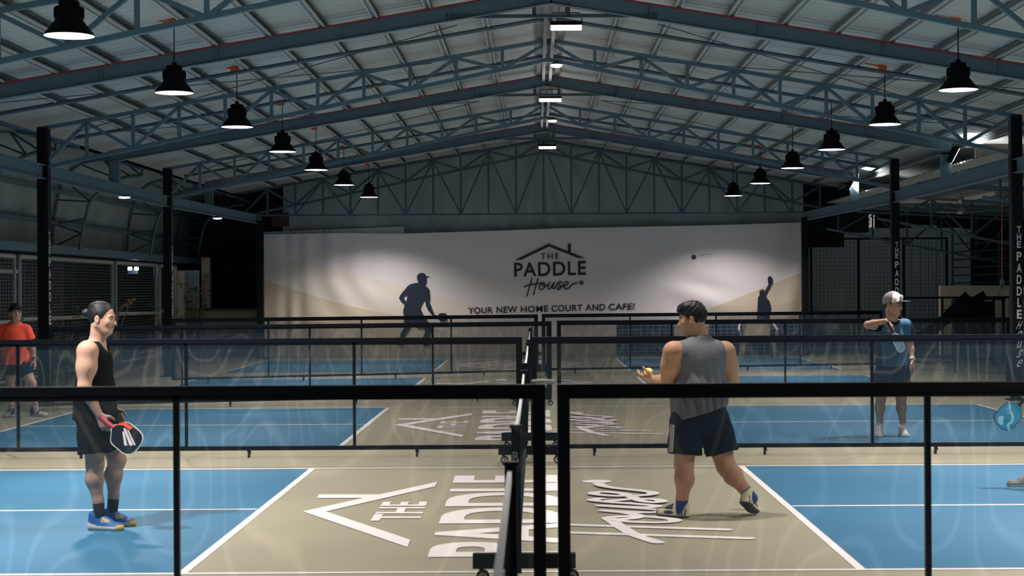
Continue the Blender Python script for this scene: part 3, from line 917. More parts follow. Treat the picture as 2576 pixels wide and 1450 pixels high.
# mesh wall frames
GX = -9.6
for k, (ya, yb, lab) in enumerate(((25.2, 30.3, 'galvanised mesh screen behind the player in the orange-red shirt'), (30.6, 37.3, 'galvanised mesh screen between the two left columns, behind the dry bamboo'),
                                   (37.6, 41.6, 'galvanised mesh screen beside the twin emergency lamp'), (42.0, 43.9, 'narrow pale mesh screen at the far end of the left wall'))):
    t = thing('mesh_screen', lab, 'screen', (GX, ya, 0), 'mesh screens of the left wall')
    for y in (ya, yb): MB().cyl((GX, y, 0), (GX, y, 2.44), .045, n=10).build('post', M['pipe'] if k == 3 else M['steel_pale'], t)
    MB().cyl((GX, ya, 2.44), (GX, yb, 2.44), .045, n=10).build('top_pipe', M['pipe'], t)
    MB().cyl((GX + .05, ya, 1.27), (GX + .05, yb, 1.27 - .04), .04, n=10).build('middle_pipe', M['pipe'], t)
    MB().cyl((GX + .05, ya, .16), (GX + .05, yb, .16), .03, n=10).build('bottom_pipe', M['pipe'], t)
    m = MB()
    z = .1
    while z < 2.42: m.box((GX, (ya + yb) / 2, z), (.006, yb - ya, .007)); z += .065
    y = ya
    while y < yb: m.box((GX + .005, y, 1.26), (.005, .007, 2.34)); y += .16
    m.build('wire_mesh', M['wire'], t)
m = MB(); m.box((GX - .02, 26.0, 2.16), (.03, 9.2, .07)); tag(m.build('batten', M['pipe']), 'short pale rail across the mesh near the left picture edge', 'rail', kind='thing')
# louvred dark panels behind the screens
for ya, yb, lab in ((31.2, 36.6, 'dark purple ribbed panel behind the mesh between the left columns'), ):
    m = MB()
    y = ya
    while y < yb: m.box((GX - .9, y, 1.25), (.03, .05, 2.3)); y += .11
    tag(m.build('ribbed_panel', mat('purple_grey_panel', (.075, .070, .105), .6)), lab, 'panel', kind='thing')
# emergency twin lamp
p = at(335, 676, 43.0)
t = thing('emergency_lamp', 'twin headed emergency lamp glowing blue-white behind the left mesh', 'lamp', p)
MB().box(p + Vector((0, 0, -.09)), (.26, .08, .1)).build('housing', M['steel_dark'], t)
for s in (-.085, .085):
    m = MB(); m.lathe([(0, .05), (.05, .04), (.062, .0), (.055, -.04), (0, -.055)], p + Vector((s, 0, 0)), 18); m.build('lamp_head', M['led'], t, smooth=True, label='glowing lamp head')
l = bpy.data.lights.new('emergency_light', 'POINT'); l.energy, l.color, l.shadow_soft_size = 6, (.7, .75, 1), .06
o = bpy.data.objects.new('emergency_light', l); COL.objects.link(o); o.parent = t; o.location = (0.1, -.25, 0)
# far left corner
m = MB(); m.box((-8.75, 45.6, .62), (2.6, .2, 1.24)); tag(m.build('parapet', M['concrete']), 'low beige concrete wall in the far left corner', 'wall', kind='thing')
m = MB(); m.box((-8.75, 45.5, 1.27), (2.7, .3, .05)); tag(m.build('ledge', M['steel_dark']), 'dark ledge on the low concrete wall in the far left corner', 'ledge', kind='thing')
m = MB()
for k in range(9):
    m.box((-9.84 + .066 * k, 45.42 - (.05 if k % 2 else 0), 1.82), (.066, .03, 1.06))
tag(m.build('narrow_fence_sheet', M['panel']), 'narrow ribbed panel standing on the far left ledge', 'sheet', kind='thing')
m = MB(); m.box((-9.12, 45.6, 2.0), (.22, .22, 1.42)); tag(m.build('pillar', M['concrete']), 'stub concrete pillar beside the narrow ribbed panel', 'pillar', kind='thing')
m = MB(); m.box((-9.4, 48.6, 3.5), (8, .2, 7.0)); m.build('wall_backdrop_left', M['night'], kind='structure')  # dark sheet added for the night outside, tall enough to hide the sky
m = MB(); m.box((-9.75, 44.6, 1.15), (.5, .12, 2.3)); tag(m.build('gate_pier', M['concrete']), 'pale concrete pier at the end of the left mesh wall', 'pier', kind='thing')

# bamboo
def bamboo(base, h, nst, nleaf, label, dry=False, seed=1, spread=.5, lmat=None, group='bamboo beside the mesh wall'):
    rnd = random.Random(seed)
    t = thing('bamboo_plant', label, 'plant', base, group)
    st, lf = MB(), MB()
    for s in range(nst):
        a = rnd.uniform(0, 6.28); lean = rnd.uniform(.05, spread)
        tip = Vector((math.cos(a) * lean, math.sin(a) * lean, h * rnd.uniform(.7, 1)))
        b = Vector(base) + Vector((math.cos(a), math.sin(a), 0)) * .06
        pts = [b + tip * (k / 6) * Vector((0, 0, 1)).z + Vector((tip.x * ((k / 6) ** 2 - k / 6), tip.y * ((k / 6) ** 2 - k / 6), 0)) for k in range(7)]
        st.tube(pts, [.014 - .0016 * k for k in range(7)], 6)
        for j in range(nleaf):
            k = rnd.uniform(.25, 1) * 6
            i = min(5, int(k)); p = pts[i].lerp(pts[i + 1], k - i)
            a2 = rnd.uniform(0, 6.28)
            if dry and rnd.random() < .5:
                e = p + Vector((math.cos(a2) * .25, math.sin(a2) * .25, rnd.uniform(.1, .4)))
                st.tube([p, p.lerp(e, .5) + Vector((0, 0, .02)), e], [.006, .005, .002], 5); p = e
            for q in range(4):
                a3 = a2 + rnd.uniform(-1, 1)
                L = rnd.uniform(.09, .17)
                dv = Vector((math.cos(a3), math.sin(a3), rnd.uniform(-.8, .35))).normalized()
                sd = dv.orthogonal().normalized() * .012
                lf.add([p, p + dv * L * .4 + sd, p + dv * L, p + dv * L * .4 - sd], [(0, 1, 2, 3)])
    st.build('stems', M['leaf_dry'] if dry else M['stem'], t)
    lf.build('foliage', lmat or (M['leaf_dry'] if dry else M['leaf']), t)


bamboo(ground(212, 985) * 1 + Vector((-.6, 4.2, 0)), 1.75, 5, 5, 'dry straw-coloured bamboo before the mesh between the left columns', True, 3, .45)
bamboo((-9.0, 31.5, 0), 1.5, 6, 14, 'green bamboo by the mesh behind the orange-red shirt', False, 4, .4, M['leaf_dark'])
bamboo((-8.9, 40.0, 0), 1.6, 9, 16, 'dense dark bamboo under the twin emergency lamp', False, 5, .6, M['leaf_dark'])
bamboo((-9.0, 43.2, 0), 2.2, 6, 14, 'bamboo before the narrow pale mesh screen', False, 6, .4)
bamboo((-9.15, 44.6, .0), 2.35, 7, 16, 'bright green bamboo right behind the second left column', False, 8, .45)

# ------------------------------------------------------------------ right side: annex roof, yard fence, stairs, wall
n0 = 0
prof, y = [], 27.0
while y < 43.5:
    prof += [(y, 0.0), (y + 0.14, 0.0), (y + 0.165, 0.03), (y + 0.195, 0.03), (y + 0.22, 0.0)]; y += .22
n = len(prof)
m = MB(); m.add([(7.75, q, 4.02 + h) for q, h in prof] + [(15.5, q, 3.55 + h) for q, h in prof], [(i, i + 1, n + i + 1, n + i) for i in range(n - 1)])
t = thing('annex_roof', 'low ribbed side roof on the right, lit by the outward floodlights', 'roof', (7.75, 27, 4.0))
m.build('sheet', M['sheet'], t)
for k in range(7):
    x = 8.2 + 1.05 * k; z = 4.02 - (x - 7.75) * .0606
    MB().box((x, 35.2, z - .05), (.06, 16.4, .09)).build('purlin', M['galv'], t)
for yy in (29.9, 33.2, 39.4, 41.9):
    m = MB(); m.bar((7.7, yy, 3.84), (15, yy, 3.42), .06, .10); m.build('roof_beam', M['steel'], t)
for k, yy in enumerate((28.0, 36.6, 43.0)):
    t2 = thing('lean_to_truss', f'slender lattice truss under the side roof, {ORD[k + 1]} from the camera', 'truss', (7.6, yy, 3.6), 'trusses under the side roof')
    MB().bar((7.6, yy, 3.80), (14, yy, 3.42), .05, .05).build('top_chord', M['steel'], t2)
    MB().bar((7.6, yy, 3.30), (12.4, yy, 2.35), .05, .05).build('bottom_chord', M['steel'], t2)
    for i in range(6):
        x = 7.9 + .9 * i
        zt, zb = 3.8 - (x - 7.6) * .059, 3.30 - (x - 7.6) * .198
        MB().bar((x, yy, zt), (x, yy, zb), .04, .04).build('upright', M['steel_dark'], t2)
        x2 = x + .9
        zt2, zb2 = 3.8 - (x2 - 7.6) * .059, 3.30 - (x2 - 7.6) * .198
        if i < 5: MB().bar((x, yy, zt if i % 2 else zb), (x2, yy, zb2 if i % 2 else zt2), .04, .04).build('diagonal', M['steel_dark'], t2)
# box gutter lit near the floodlight
a, b = at(2440, 372, 28.6), at(2576, 392, 27.0)
m = MB(); m.box((8.35, 29.2, 4.18), (1.1, .06, .24)); m.box((8.9, 27.6, 4.18), (.06, 3.2, .24)); tag(m.build('gutter', M['cream']), 'pale box gutter glowing under the nearer floodlight', 'gutter', kind='thing')
m = MB(); m.box((9.0, 38.2, 3.77), (1.5, .06, .10)); m.box((9.7, 36.5, 3.74), (.05, 3.4, .08)); tag(m.build('gutter', M['cream']), 'pale edge strip glowing under the farther floodlight', 'gutter', kind='thing')

# yard fence: framed mesh, pale panels
t = thing('yard_fence', 'tall black framed mesh fence across the right yard', 'fence', (7.3, 44.0, 0))
for x in (7.35, 8.62, 9.83, 10.98): MB().bar((x, 44, 0), (x, 44, 3.07), .06, .06).build('post', M['black'], t)
for z in (3.07, .1): MB().bar((7.3, 44, z), (11.0, 44, z), .05, .05).build('rail', M['black'], t)
m = MB()
z = .15
while z < 3.05: m.box((9.15, 44.03, z), (3.6, .006, .006)); z += .10
x = 7.4
while x < 10.95: m.box((x, 44.03, 1.6), (.006, .006, 2.95)); x += .10
m.build('wire_mesh', M['rubber'], t)
m = MB()
x = 7.2
tops = [(7.2, 2.9), (8.4, 3.30), (9.15, 3.42), (10.4, 3.50), (11.0, 3.42), (11.8, 3.38)]
i = 0
while x < 12.05:
    h = [b for a, b in tops if a <= x + 1e-6][-1]
    m.box((x + .12, 46.0, h / 2), (.215, .03, h)); m.box((x + .235, 46.03, h / 2), (.03, .02, h - .02)); x += .235
tag(m.build('corrugated_fence', M['panel']), 'pale ribbed sheet fence with stepped top behind the black yard mesh', 'fence', kind='thing')
m = MB(); m.box((12, 50, 3), (16, .2, 6)); m.build('wall_backdrop_right', M['night'], kind='structure')  # dark sheet added as the night behind the yard
m = MB(); m.box((12.2, 40.6, .9), (4.5, .2, 1.8)); m.build('wall_right', M['cream'], kind='structure')
# white mark on the cream wall
m = MB()
W = lambda x, y: at(2200 + x * 376 / 1947, 700 + y * 280 / 1450, 40.47)
m.add([W(*q) for q in [(1520, 170), (1560, 180), (1605, 165), (1595, 250), (1560, 275), (1520, 255)]], [(0, 1, 2, 3, 4, 5)])
m.ribbon([(1528, 260), (1530, 380), (1538, 480)], 22, W); m.ribbon([tuple(p) for p in spline([Vector(q) for q in [(1530, 345), (1560, 325), (1590, 360), (1595, 420), (1570, 480)]], 5)], 20, W)
tag(m.build('wall_mark', M['white']), 'white painted mark on the cream wall at the right', 'sign', kind='thing')
# balcony rails above the wall
t = thing('balcony_railing', 'dark horizontal bar railing above the cream wall at the right', 'railing', (10.3, 40.6, 1.8))
for k in range(6): MB().cyl((10.2, 40.5, 1.86 + .19 * k), (14.2, 40.2, 1.9 + .23 * k), .02, n=8).build('bar', M['steel_dark'], t)
for x in (10.25, 11.4, 12.6, 13.8): MB().bar((x, 40.5, 1.8), (x, 40.5, 3.1), .05, .05).build('post', M['steel_dark'], t)
# stairs
t = thing('steel_stairs', 'dark steel stairs climbing right before the cream wall', 'stairs', (9.6, 38.4, 0))
for yy in (37.9, 39.1): MB().bar((8.6, yy, .25), (9.95 + (yy - 37.9) * .6, yy, 1.58), .05, .22).build('stringer', M['black'], t)
for k in range(6): MB().box((8.75 + .25 * k, 38.5, .35 + .22 * k), (.28, 1.2, .03)).build('tread', M['black'], t)
MB().box((10.35, 38.5, 1.50), (.9, 1.3, .07)).build('landing', M['black'], t)
for xx in (9.95, 10.78): MB().bar((xx, 38.0, 0), (xx, 38.0, 1.5), .06, .06).build('leg', M['black'], t)
MB().box((10.3, 38.9, .72), (.95, .04, 1.4)).build('back_panel', M['black'], t)
# low railing in front
t = thing('guard_railing', 'low black mesh guard rail in front of the stairs at the right', 'railing', (8.0, 36.9, 0))
for z in (1.53, .2): MB().bar((7.95, 36.9, z), (11.4, 36.9, z), .045, .045).build('rail', M['black'], t)
for x in (7.95, 9.1, 10.25, 11.4): MB().bar((x, 36.9, 0), (x, 36.9, 1.53), .045, .045).build('post', M['black'], t)
m = MB()
z = .25
while z < 1.52: m.box((9.67, 36.93, z), (3.4, .006, .006)); z += .10
x = 8.0
while x < 11.4: m.box((x, 36.93, .86), (.006, .006, 1.3)); x += .10
m.build('wire_mesh', M['rubber'], t)
# work table with clutter silhouettes
t = thing('folding_table', 'dark table standing behind the mesh at the right', 'table', (9.6, 33.5, 0))
MB().box((9.3, 33.6, .74), (1.7, .6, .04)).build('top', M['rubber'], t)
for x in (8.55, 10.05): MB().bar((x, 33.6, 0), (x, 33.6, .72), .04, .04).build('leg', M['black'], t)
# ceiling fan
p = at(2418, 535, 34)
t = thing('ceiling_fan', 'grey ceiling fan with domed motor under the side roof', 'fan', p)
MB().cyl(p + Vector((0, 0, .1)), Vector((p.x, p.y, 4.045 - (p.x - 7.75) * .0606)), .012, n=10).build('down_rod', M['chrome'], t)
m = MB(); m.lathe([(0, .32), (.05, .32), (.055, .28), (.04, .18), (.012, .17)], p, 20); m.build('canopy', M['chrome'], t, smooth=True)
m = MB(); m.lathe([(.012, .11), (.03, .10), (.075, .05), (.09, .02), (.085, -.01), (.05, -.035), (0, -.04)], p, 24); m.build('motor', M['chrome'], t, smooth=True)
for k in range(3):
    a = 3.4 + k * 2.0944
    d = Vector((math.cos(a), math.sin(a), 0)); s = Vector((-d.y, d.x, .12)) * .055
    m = MB(); m.add([p + d * .08 - s * .5, p + d * .08 + s * .5, p + d * .5 + s, p + d * .55 - s, p + d * .08 - s * .5 + Vector((0, 0, .006)), p + d * .08 + s * .5 + Vector((0, 0, .006)), p + d * .5 + s + Vector((0, 0, .006)), p + d * .55 - s + Vector((0, 0, .006))],
                  [(3, 2, 1, 0), (4, 5, 6, 7), (0, 1, 5, 4), (1, 2, 6, 5), (2, 3, 7, 6), (3, 0, 4, 7)]); m.build('blade', M['pipe'], t)
# conduit with box
a, b = at(2521, 505, 36.0), at(2521, 705, 36.0)
t = thing('wall_conduit', 'thin orange conduit dropping to a grey box at the right', 'conduit', b)
m = MB(); m.cyl(a, b, .013, n=8); m.cyl(a, a + Vector((1.2, 0, .02)), .013, n=8); m.build('pipe', M['conduit'], t)
m = MB(); m.box(b + Vector((0, 0, -.06)), (.08, .05, .16)); m.box(b + Vector((-.02, 0, -.16)), (.06, .05, .08)); m.build('switch_box', M['steel_pale'], t)
# tree and a lit strip behind the yard fence
rnd = random.Random(5)
p0 = Vector((8.7, 47.6, 3.4))
t = thing('tree', 'leafy dark tree behind the yard fence', 'tree', (8.9, 47.6, 0))
MB().tube([(8.9, 47.6, 0), (8.85, 47.6, 1.8), (8.8, 47.6, 3.6)], [.09, .07, .04], 8).build('trunk', M['stem'], t)
lf = MB()
for k in range(900):
    q = p0 + Vector((rnd.gauss(0, .75), rnd.gauss(0, .25), rnd.gauss(.15, .32)))
    dv = Vector((rnd.uniform(-1, 1), rnd.uniform(-1, 1), rnd.uniform(-1, .5))).normalized(); sd = dv.orthogonal().normalized() * .03
    lf.add([q, q + dv * .05 + sd, q + dv * .13, q + dv * .05 - sd], [(0, 1, 2, 3)])
lf.build('foliage', M['leaf_dark'], t)
m = MB(); m.box((10.0, 49.0, 1.97), (.15, .1, 3.94)); a = m.build('lit_wall_strip', mat('lit_wall_glow', (.7, .65, .62), .6, emit=(1, .86, .82), strength=.35)); tag(a, 'narrow lit strip of a house seen through the tree', 'window', kind='thing')  # strip of lit wall, its light put in as glow

# chair, blue screen before the banner
p = at(1906, 883, 41.9); p.z = 0
t = thing('plastic_chair', 'wide beige plastic armchair standing before the banner', 'chair', p)
m = MB()
bk = [(-.33, .42), (-.36, .80), (-.30, .90), (-.15, .93), (.15, .93), (.30, .90), (.36, .80), (.33, .42)]
m.prism(bk, p + Vector((0, .20, 0)), (1, 0, 0), (0, 0, 1), -.03); m.build('backrest', M['chair'], t)
m = MB(); m.prism([(-.40, -.28), (.40, -.28), (.36, .22), (-.36, .22)], p + Vector((0, 0, .42)), (1, 0, 0), (0, 1, 0), .035); m.build('seat', M['chair'], t)
for s in (-1, 1):
    m = MB(); m.tube(spline([p + Vector((s * .28, .2, .92)), p + Vector((s * .40, .16, .88)), p + Vector((s * .47, .0, .76)), p + Vector((s * .48, -.24, .68))], 5), .032, 8)
    m.bar(p + Vector((s * .47, -.24, .68)), p + Vector((s * .42, -.25, .43)), .05, .05); m.build('armrest', M['chair'], t, smooth=False)
    for yy in (-.26, .22):
        m = MB(); m.cyl(p + Vector((s * .38, yy, .43)), p + Vector((s * .40, yy * 1.1, 0)), .04, .025, n=8); m.build('leg', M['chair'], t)
for xa, xb, lab in ((2.1, 3.6, 'blue gridded mesh screen at the foot of the banner, behind the bare-armed player'), (4.5, 6.9, 'blue gridded mesh screen at the foot of the banner, behind the plastic chair')):
    t = thing('tile_screen', lab, 'screen', (xa, 42.9, 0), 'blue screens before the banner')
    MB().box(((xa + xb) / 2, 43.0, .43), (xb - xa, .03, .84)).build('panel', M['tile'], t)
    m = MB()
    x = xa
    while x <= xb: m.box((x, 42.97, .43), (.014, .01, .84)); x += .16
    z = .04
    while z < .86: m.box(((xa + xb) / 2, 42.965, z), (xb - xa, .01, .012)); z += .095
    m.build('grid', M['steel_pale'], t)
# ------------------------------------------------------------------ people: one smooth skin per body, clothes that follow it
V = lambda *a: np.array(a, dtype=np.float32)


def unit(v):
    v = np.asarray(v, dtype=np.float32)
    return v / max(1e-9, float(np.linalg.norm(v)))


class Field:
    """a soft solid gathered from limbs; its zero level becomes the skin"""
    def __init__(s, lo, hi, h):
        s.h, s.lo = h, np.asarray(lo, np.float32)
        n = np.ceil((np.asarray(hi) - s.lo) / h).astype(int) + 1
        s.n = n
        s.D = np.full(n, 1.0, np.float32)
        s.x, s.y, s.z = [(s.lo[i] + h * np.arange(n[i], dtype=np.float32)) for i in range(3)]
    def grid(s, lo=None, hi=None):
        if lo is None: sl = [slice(0, k) for k in s.n]
        else:
            a = np.clip(np.floor((np.asarray(lo) - s.lo) / s.h).astype(int), 0, s.n)
            b = np.clip(np.ceil((np.asarray(hi) - s.lo) / s.h).astype(int) + 1, 0, s.n)
            sl = [slice(a[i], b[i]) for i in range(3)]
        return tuple(sl), s.x[sl[0]][:, None, None], s.y[sl[1]][None, :, None], s.z[sl[2]][None, None, :]
    def put(s, sl, d, k, op):
        D = s.D[sl]
        if D.size == 0: return
        if op == 'u':
            hh = np.maximum(k - np.abs(D - d), 0) / k
            s.D[sl] = np.minimum(D, d) - hh * hh * k * .25
        else:
            d = -d
            hh = np.maximum(k - np.abs(D - d), 0) / k
            s.D[sl] = np.maximum(D, d) + hh * hh * k * .25
    def cap(s, p, q, r1, r2=None, k=.02, op='u', flat=None):
        """tapering limb; flat = (axis, scale) squashes its section along the axis"""
        p, q = np.asarray(p, np.float32), np.asarray(q, np.float32)
        r2 = r1 if r2 is None else r2
        R = max(r1, r2) * (max(1, flat[1]) if flat else 1) + k + 2 * s.h
        sl, X, Y, Z = s.grid(np.minimum(p, q) - R, np.maximum(p, q) + R)
        dx, dy, dz = X - p[0], Y - p[1], Z - p[2]
        e = q - p
        sc = 1.0
        if flat:
            a, f = unit(flat[0]), flat[1]
            t = (dx * a[0] + dy * a[1] + dz * a[2]) * (1 / f - 1)
            dx, dy, dz = dx + a[0] * t, dy + a[1] * t, dz + a[2] * t
            e = e + a * (float(e @ a) * (1 / f - 1)); sc = min(1, f)
        L = max(1e-9, float(e @ e))
        t = np.clip((dx * e[0] + dy * e[1] + dz * e[2]) / L, 0, 1)
        d = np.sqrt((dx - e[0] * t) ** 2 + (dy - e[1] * t) ** 2 + (dz - e[2] * t) ** 2) - (r1 + (r2 - r1) * t)
        s.put(sl, d * sc, k, op)
    def ell(s, c, r, fr=None, k=.03, op='u'):
        """ellipsoid with half-axes r along the frame fr"""
        c = np.asarray(c, np.float32)
        fr = fr if fr is not None else (V(1, 0, 0), V(0, 1, 0), V(0, 0, 1))
        R = max(r) + k + 2 * s.h
        sl, X, Y, Z = s.grid(c - R, c + R)
        dx, dy, dz = X - c[0], Y - c[1], Z - c[2]
        a = [(dx * f[0] + dy * f[1] + dz * f[2]) for f in fr]
        k0 = np.sqrt(sum((a[i] / r[i]) ** 2 for i in range(3)))
        k1 = np.sqrt(sum((a[i] / r[i] ** 2) ** 2 for i in range(3)))
        s.put(sl, (k0 * (k0 - 1) / np.maximum(k1, 1e-6)).astype(np.float32), k, op)
    def keep(s, fn):
        """cut with fn(X, Y, Z) <= 0 kept"""
        sl, X, Y, Z = s.grid()
        s.D = np.maximum(s.D, fn(X, Y, Z).astype(np.float32))
    def ripple(s, fn):
        sl, X, Y, Z = s.grid()
        s.D = s.D + fn(X, Y, Z).astype(np.float32)
    def skin(s):
        D, h = s.D, s.h
        I = D < 0
        c = np.zeros(np.array(D.shape) - 1, np.int8)
        for a in (0, 1):
            for b in (0, 1):
                for e in (0, 1):
                    c += I[a:a + c.shape[0], b:b + c.shape[1], e:e + c.shape[2]]
        m = (c > 0) & (c < 8)
        ii, jj, kk = np.nonzero(m)
        acc = np.zeros((len(ii), 3), np.float32); num = np.zeros(len(ii), np.float32)
        corners = [(a, b, e) for a in (0, 1) for b in (0, 1) for e in (0, 1)]
        for A in corners:
            for ax in range(3):
                if A[ax]: continue
                B = list(A); B[ax] = 1
                da = D[ii + A[0], jj + A[1], kk + A[2]]; db = D[ii + B[0], jj + B[1], kk + B[2]]
                w = (da < 0) != (db < 0)
                t = np.where(w, da / np.where(w, da - db, 1), 0)
                p = np.tile(np.array(A, np.float32), (len(ii), 1)); p[:, ax] += t
                acc[w] += p[w]; num[w] += 1
        P = s.lo + h * (np.stack([ii, jj, kk], 1) + acc / num[:, None])
        idx = np.full(c.shape, -1, np.int32); idx[ii, jj, kk] = np.arange(len(ii))
        Q = []
        nx, ny, nz = D.shape
        for ax in range(3):
            sa = [slice(0, nx), slice(0, ny), slice(0, nz)]
            o1, o2 = [(1, 2), (2, 0), (0, 1)][ax]
            lo = [slice(None)] * 3; hi = [slice(None)] * 3
            lo[ax] = slice(0, D.shape[ax] - 1); hi[ax] = slice(1, D.shape[ax])
            for o in (o1, o2): lo[o] = hi[o] = slice(1, D.shape[o] - 1)
            w = I[tuple(lo)] != I[tuple(hi)]
            g = np.argwhere(w); st = I[tuple(lo)][w]
            for o in (o1, o2): g[:, o] += 1
            def cell(d1, d2):
                q = g.copy(); q[:, o1] -= d1; q[:, o2] -= d2
                return idx[q[:, 0], q[:, 1], q[:, 2]]
            f = np.stack([cell(1, 1), cell(0, 1), cell(0, 0), cell(1, 0)], 1)
            f[~st] = f[~st][:, ::-1]
            Q.append(f)
        Q = np.concatenate(Q); Q = Q[(Q >= 0).all(1)]
        return P, Q


def skin_obj(name, F, mats, parent, pick=None, label=None, relax=2):
    P, Q = F.skin()
    if relax:
        e = np.concatenate([Q[:, [i, (i + 1) % 4]] for i in range(4)])
        for _ in range(relax):
            a = np.zeros_like(P); n = np.zeros(len(P), np.float32)
            for u, v in ((0, 1), (1, 0)):
                np.add.at(a, e[:, u], P[e[:, v]]); np.add.at(n, e[:, u], 1)
            P = P * .5 + .5 * a / np.maximum(n, 1)[:, None]
    loc = np.array(parent.location if parent.parent is None else parent.location + parent.parent.location)
    me = bpy.data.meshes.new(name)
    me.vertices.add(len(P)); me.vertices.foreach_set('co', (P - loc).astype(np.float32).ravel())
    me.loops.add(4 * len(Q)); me.loops.foreach_set('vertex_index', Q.astype(np.int32).ravel())
    me.polygons.add(len(Q)); me.polygons.foreach_set('loop_start', np.arange(0, 4 * len(Q), 4, dtype=np.int32))
    mats = mats if isinstance(mats, (list, tuple)) else [mats]
    for m in mats: me.materials.append(m)
    if pick is not None:
        C = P[Q].mean(1)
        me.polygons.foreach_set('material_index', pick(C).astype(np.int32))
    me.polygons.foreach_set('use_smooth', np.ones(len(Q), bool))
    me.update(calc_edges=True); me.validate()
    o = bpy.data.objects.new(name, me); COL.objects.link(o); o.parent = parent
    if label: o['label'] = label
    return o


SK = dict(
    fair=mat('fair_skin', (.43, .265, .195), .55, spec=.25), tan=mat('tan_skin', (.43, .24, .15), .55, spec=.25), brown=mat('brown_skin', (.37, .205, .14), .5, spec=.4),
    hair=mat('black_hair', (.006, .006, .009), .55, spec=.3, bump=.15, bscale=120), lips=mat('lips', (.40, .20, .155), .5), eye=mat('eye', (.05, .04, .035), .25), scl=mat('eye_white', (.38, .34, .31), .3),
    black=mat('black_jersey', (.0035, .0042, .006), .9, spec=.15, bump=.3, bscale=60), grey=mat('dark_grey_heather', (.125, .128, .148), .85, noise=.2, nscale=30, bump=.3, bscale=60),
    navy=mat('navy_shorts', (.006, .011, .021), .9, spec=.15, bump=.3, bscale=60), teal=mat('teal_jersey', (.014, .085, .165), .75, bump=.3, bscale=60), red=mat('orange_red_jersey', (.90, .085, .035), .75, bump=.3, bscale=60),
    shoe_blue=mat('blue_shoe', (.015, .12, .36), .6), shoe_white=mat('white_shoe', (.66, .64, .64), .6), shoe_cream=mat('cream_shoe', (.62, .55, .36), .6), shoe_navy=mat('navy_shoe', (.02, .03, .07), .6), shoe_grey=mat('grey_shoe', (.13, .12, .11), .7),
    yellow=mat('yellow_trim', (.75, .50, .08), .6), sock_black=mat('black_sock', (.012, .013, .02), .85), sock_blue=mat('blue_sock', (.016, .045, .20), .85), sock_white=mat('white_sock', (.60, .58, .58), .85),
    cap_grey=mat('grey_cap_mesh', (.16, .15, .15), .85), cap_white=mat('white_cap_front', (.72, .69, .70), .8), cap_black=mat('black_cap_peak', (.012, .013, .018), .7), stripe=mat('pale_stripe', (.50, .52, .50), .7),
    watch=mat('white_watch', (.7, .62, .62), .5), ball=mat('yellow_ball', (.95, .75, .20), .5),
)


def frame(fwd, tilt=0.0):
    f = unit(V(fwd[0], fwd[1], fwd[2] if len(fwd) > 2 else 0))
    s = unit(np.cross(f, V(0, 0, 1)))            # the person's right
    u = unit(np.cross(s, f))
    if tilt:
        u2 = unit(u * math.cos(tilt) + s * math.sin(tilt)); s = unit(np.cross(f, u2)); u = u2
    return f, s, u


def head_parts(F, c, fr, w=1.0, jaw=1.0, mouth_open=0.0):
    f, s, u = fr
    L = lambda a, b, e: c + f * (a * w) + s * (b * w) + u * (e * w)
    ax = (f, s, u)
    F.ell(L(-.008, 0, .032), (.098 * w, .077 * w, .092 * w), ax, .02)
    F.ell(L(.022, 0, -.035), (.066 * w, .060 * w * jaw, .082 * w), ax, .03)
    F.cap(L(.048, -.018, -.092), L(.048, .018, -.092), .022 * w, k=.03)
    for b in (-1, 1):
        F.cap(L(-.012, b * .056 * jaw, -.045), L(.045, b * .022, -.092), .020 * w, .018 * w, .03)
        F.ell(L(.066, b * .038, -.022), (.018 * w, .022 * w, .022 * w), ax, .035)
        F.cap(L(.086, b * .014, .024), L(.074, b * .046, .022), .009 * w, .008 * w, .014)
        F.ell(L(.094, b * .031, .0), (.016 * w, .018 * w, .012 * w), ax, .012, 's')
        F.ell(L(.076, b * .031, .001), (.0125 * w, .015 * w, .012 * w), ax, .006)
        F.ell(L(-.010, b * .079, -.005), (.018 * w, .010 * w, .033 * w), ax, .008)
        F.ell(L(-.004, b * .088, -.003), (.009 * w, .006 * w, .018 * w), ax, .006, 's')
        F.ell(L(.098, b * .010, -.036), (.010 * w, .009 * w, .008 * w), ax, .008)
    F.cap(L(.085, 0, .012), L(.106, 0, -.030), .008 * w, .0115 * w, .012)
    F.cap(L(.086, -.015, -.059), L(.086, .015, -.059), .0075 * w, k=.008)
    F.cap(L(.083, -.013, -.071 - .012 * mouth_open), L(.083, .013, -.071 - .012 * mouth_open), .008 * w, k=.008)
    if mouth_open: F.ell(L(.098, 0, -.067), (.016, .017, .009), ax, .004, 's')


def face_pick(c, fr, w, extra=None):
    f, s, u = fr
    def pick(C):
        q = (C - c) / w
        a, b, e = q @ f, q @ s, q @ u
        k = np.zeros(len(C), np.int32)
        k[(np.abs(e + .065) < .0125) & (np.abs(b) < .021 - .7 * np.abs(e + .065)) & (a > .076)] = 1
        ey = (a > .066) & (np.abs(np.abs(b) - .031) < .014) & (np.abs(e - .001) < .0065)
        k[ey] = 3
        k[ey & (np.abs(np.abs(b) - .031) < .0068)] = 2
        k[(a > .06) & (np.abs(np.abs(b) - .030) < .017) & (np.abs(e - .024 - .05 * (.03 - np.abs(np.abs(b) - .030)) * 0) < .0052)] = 2
        return k
    return pick


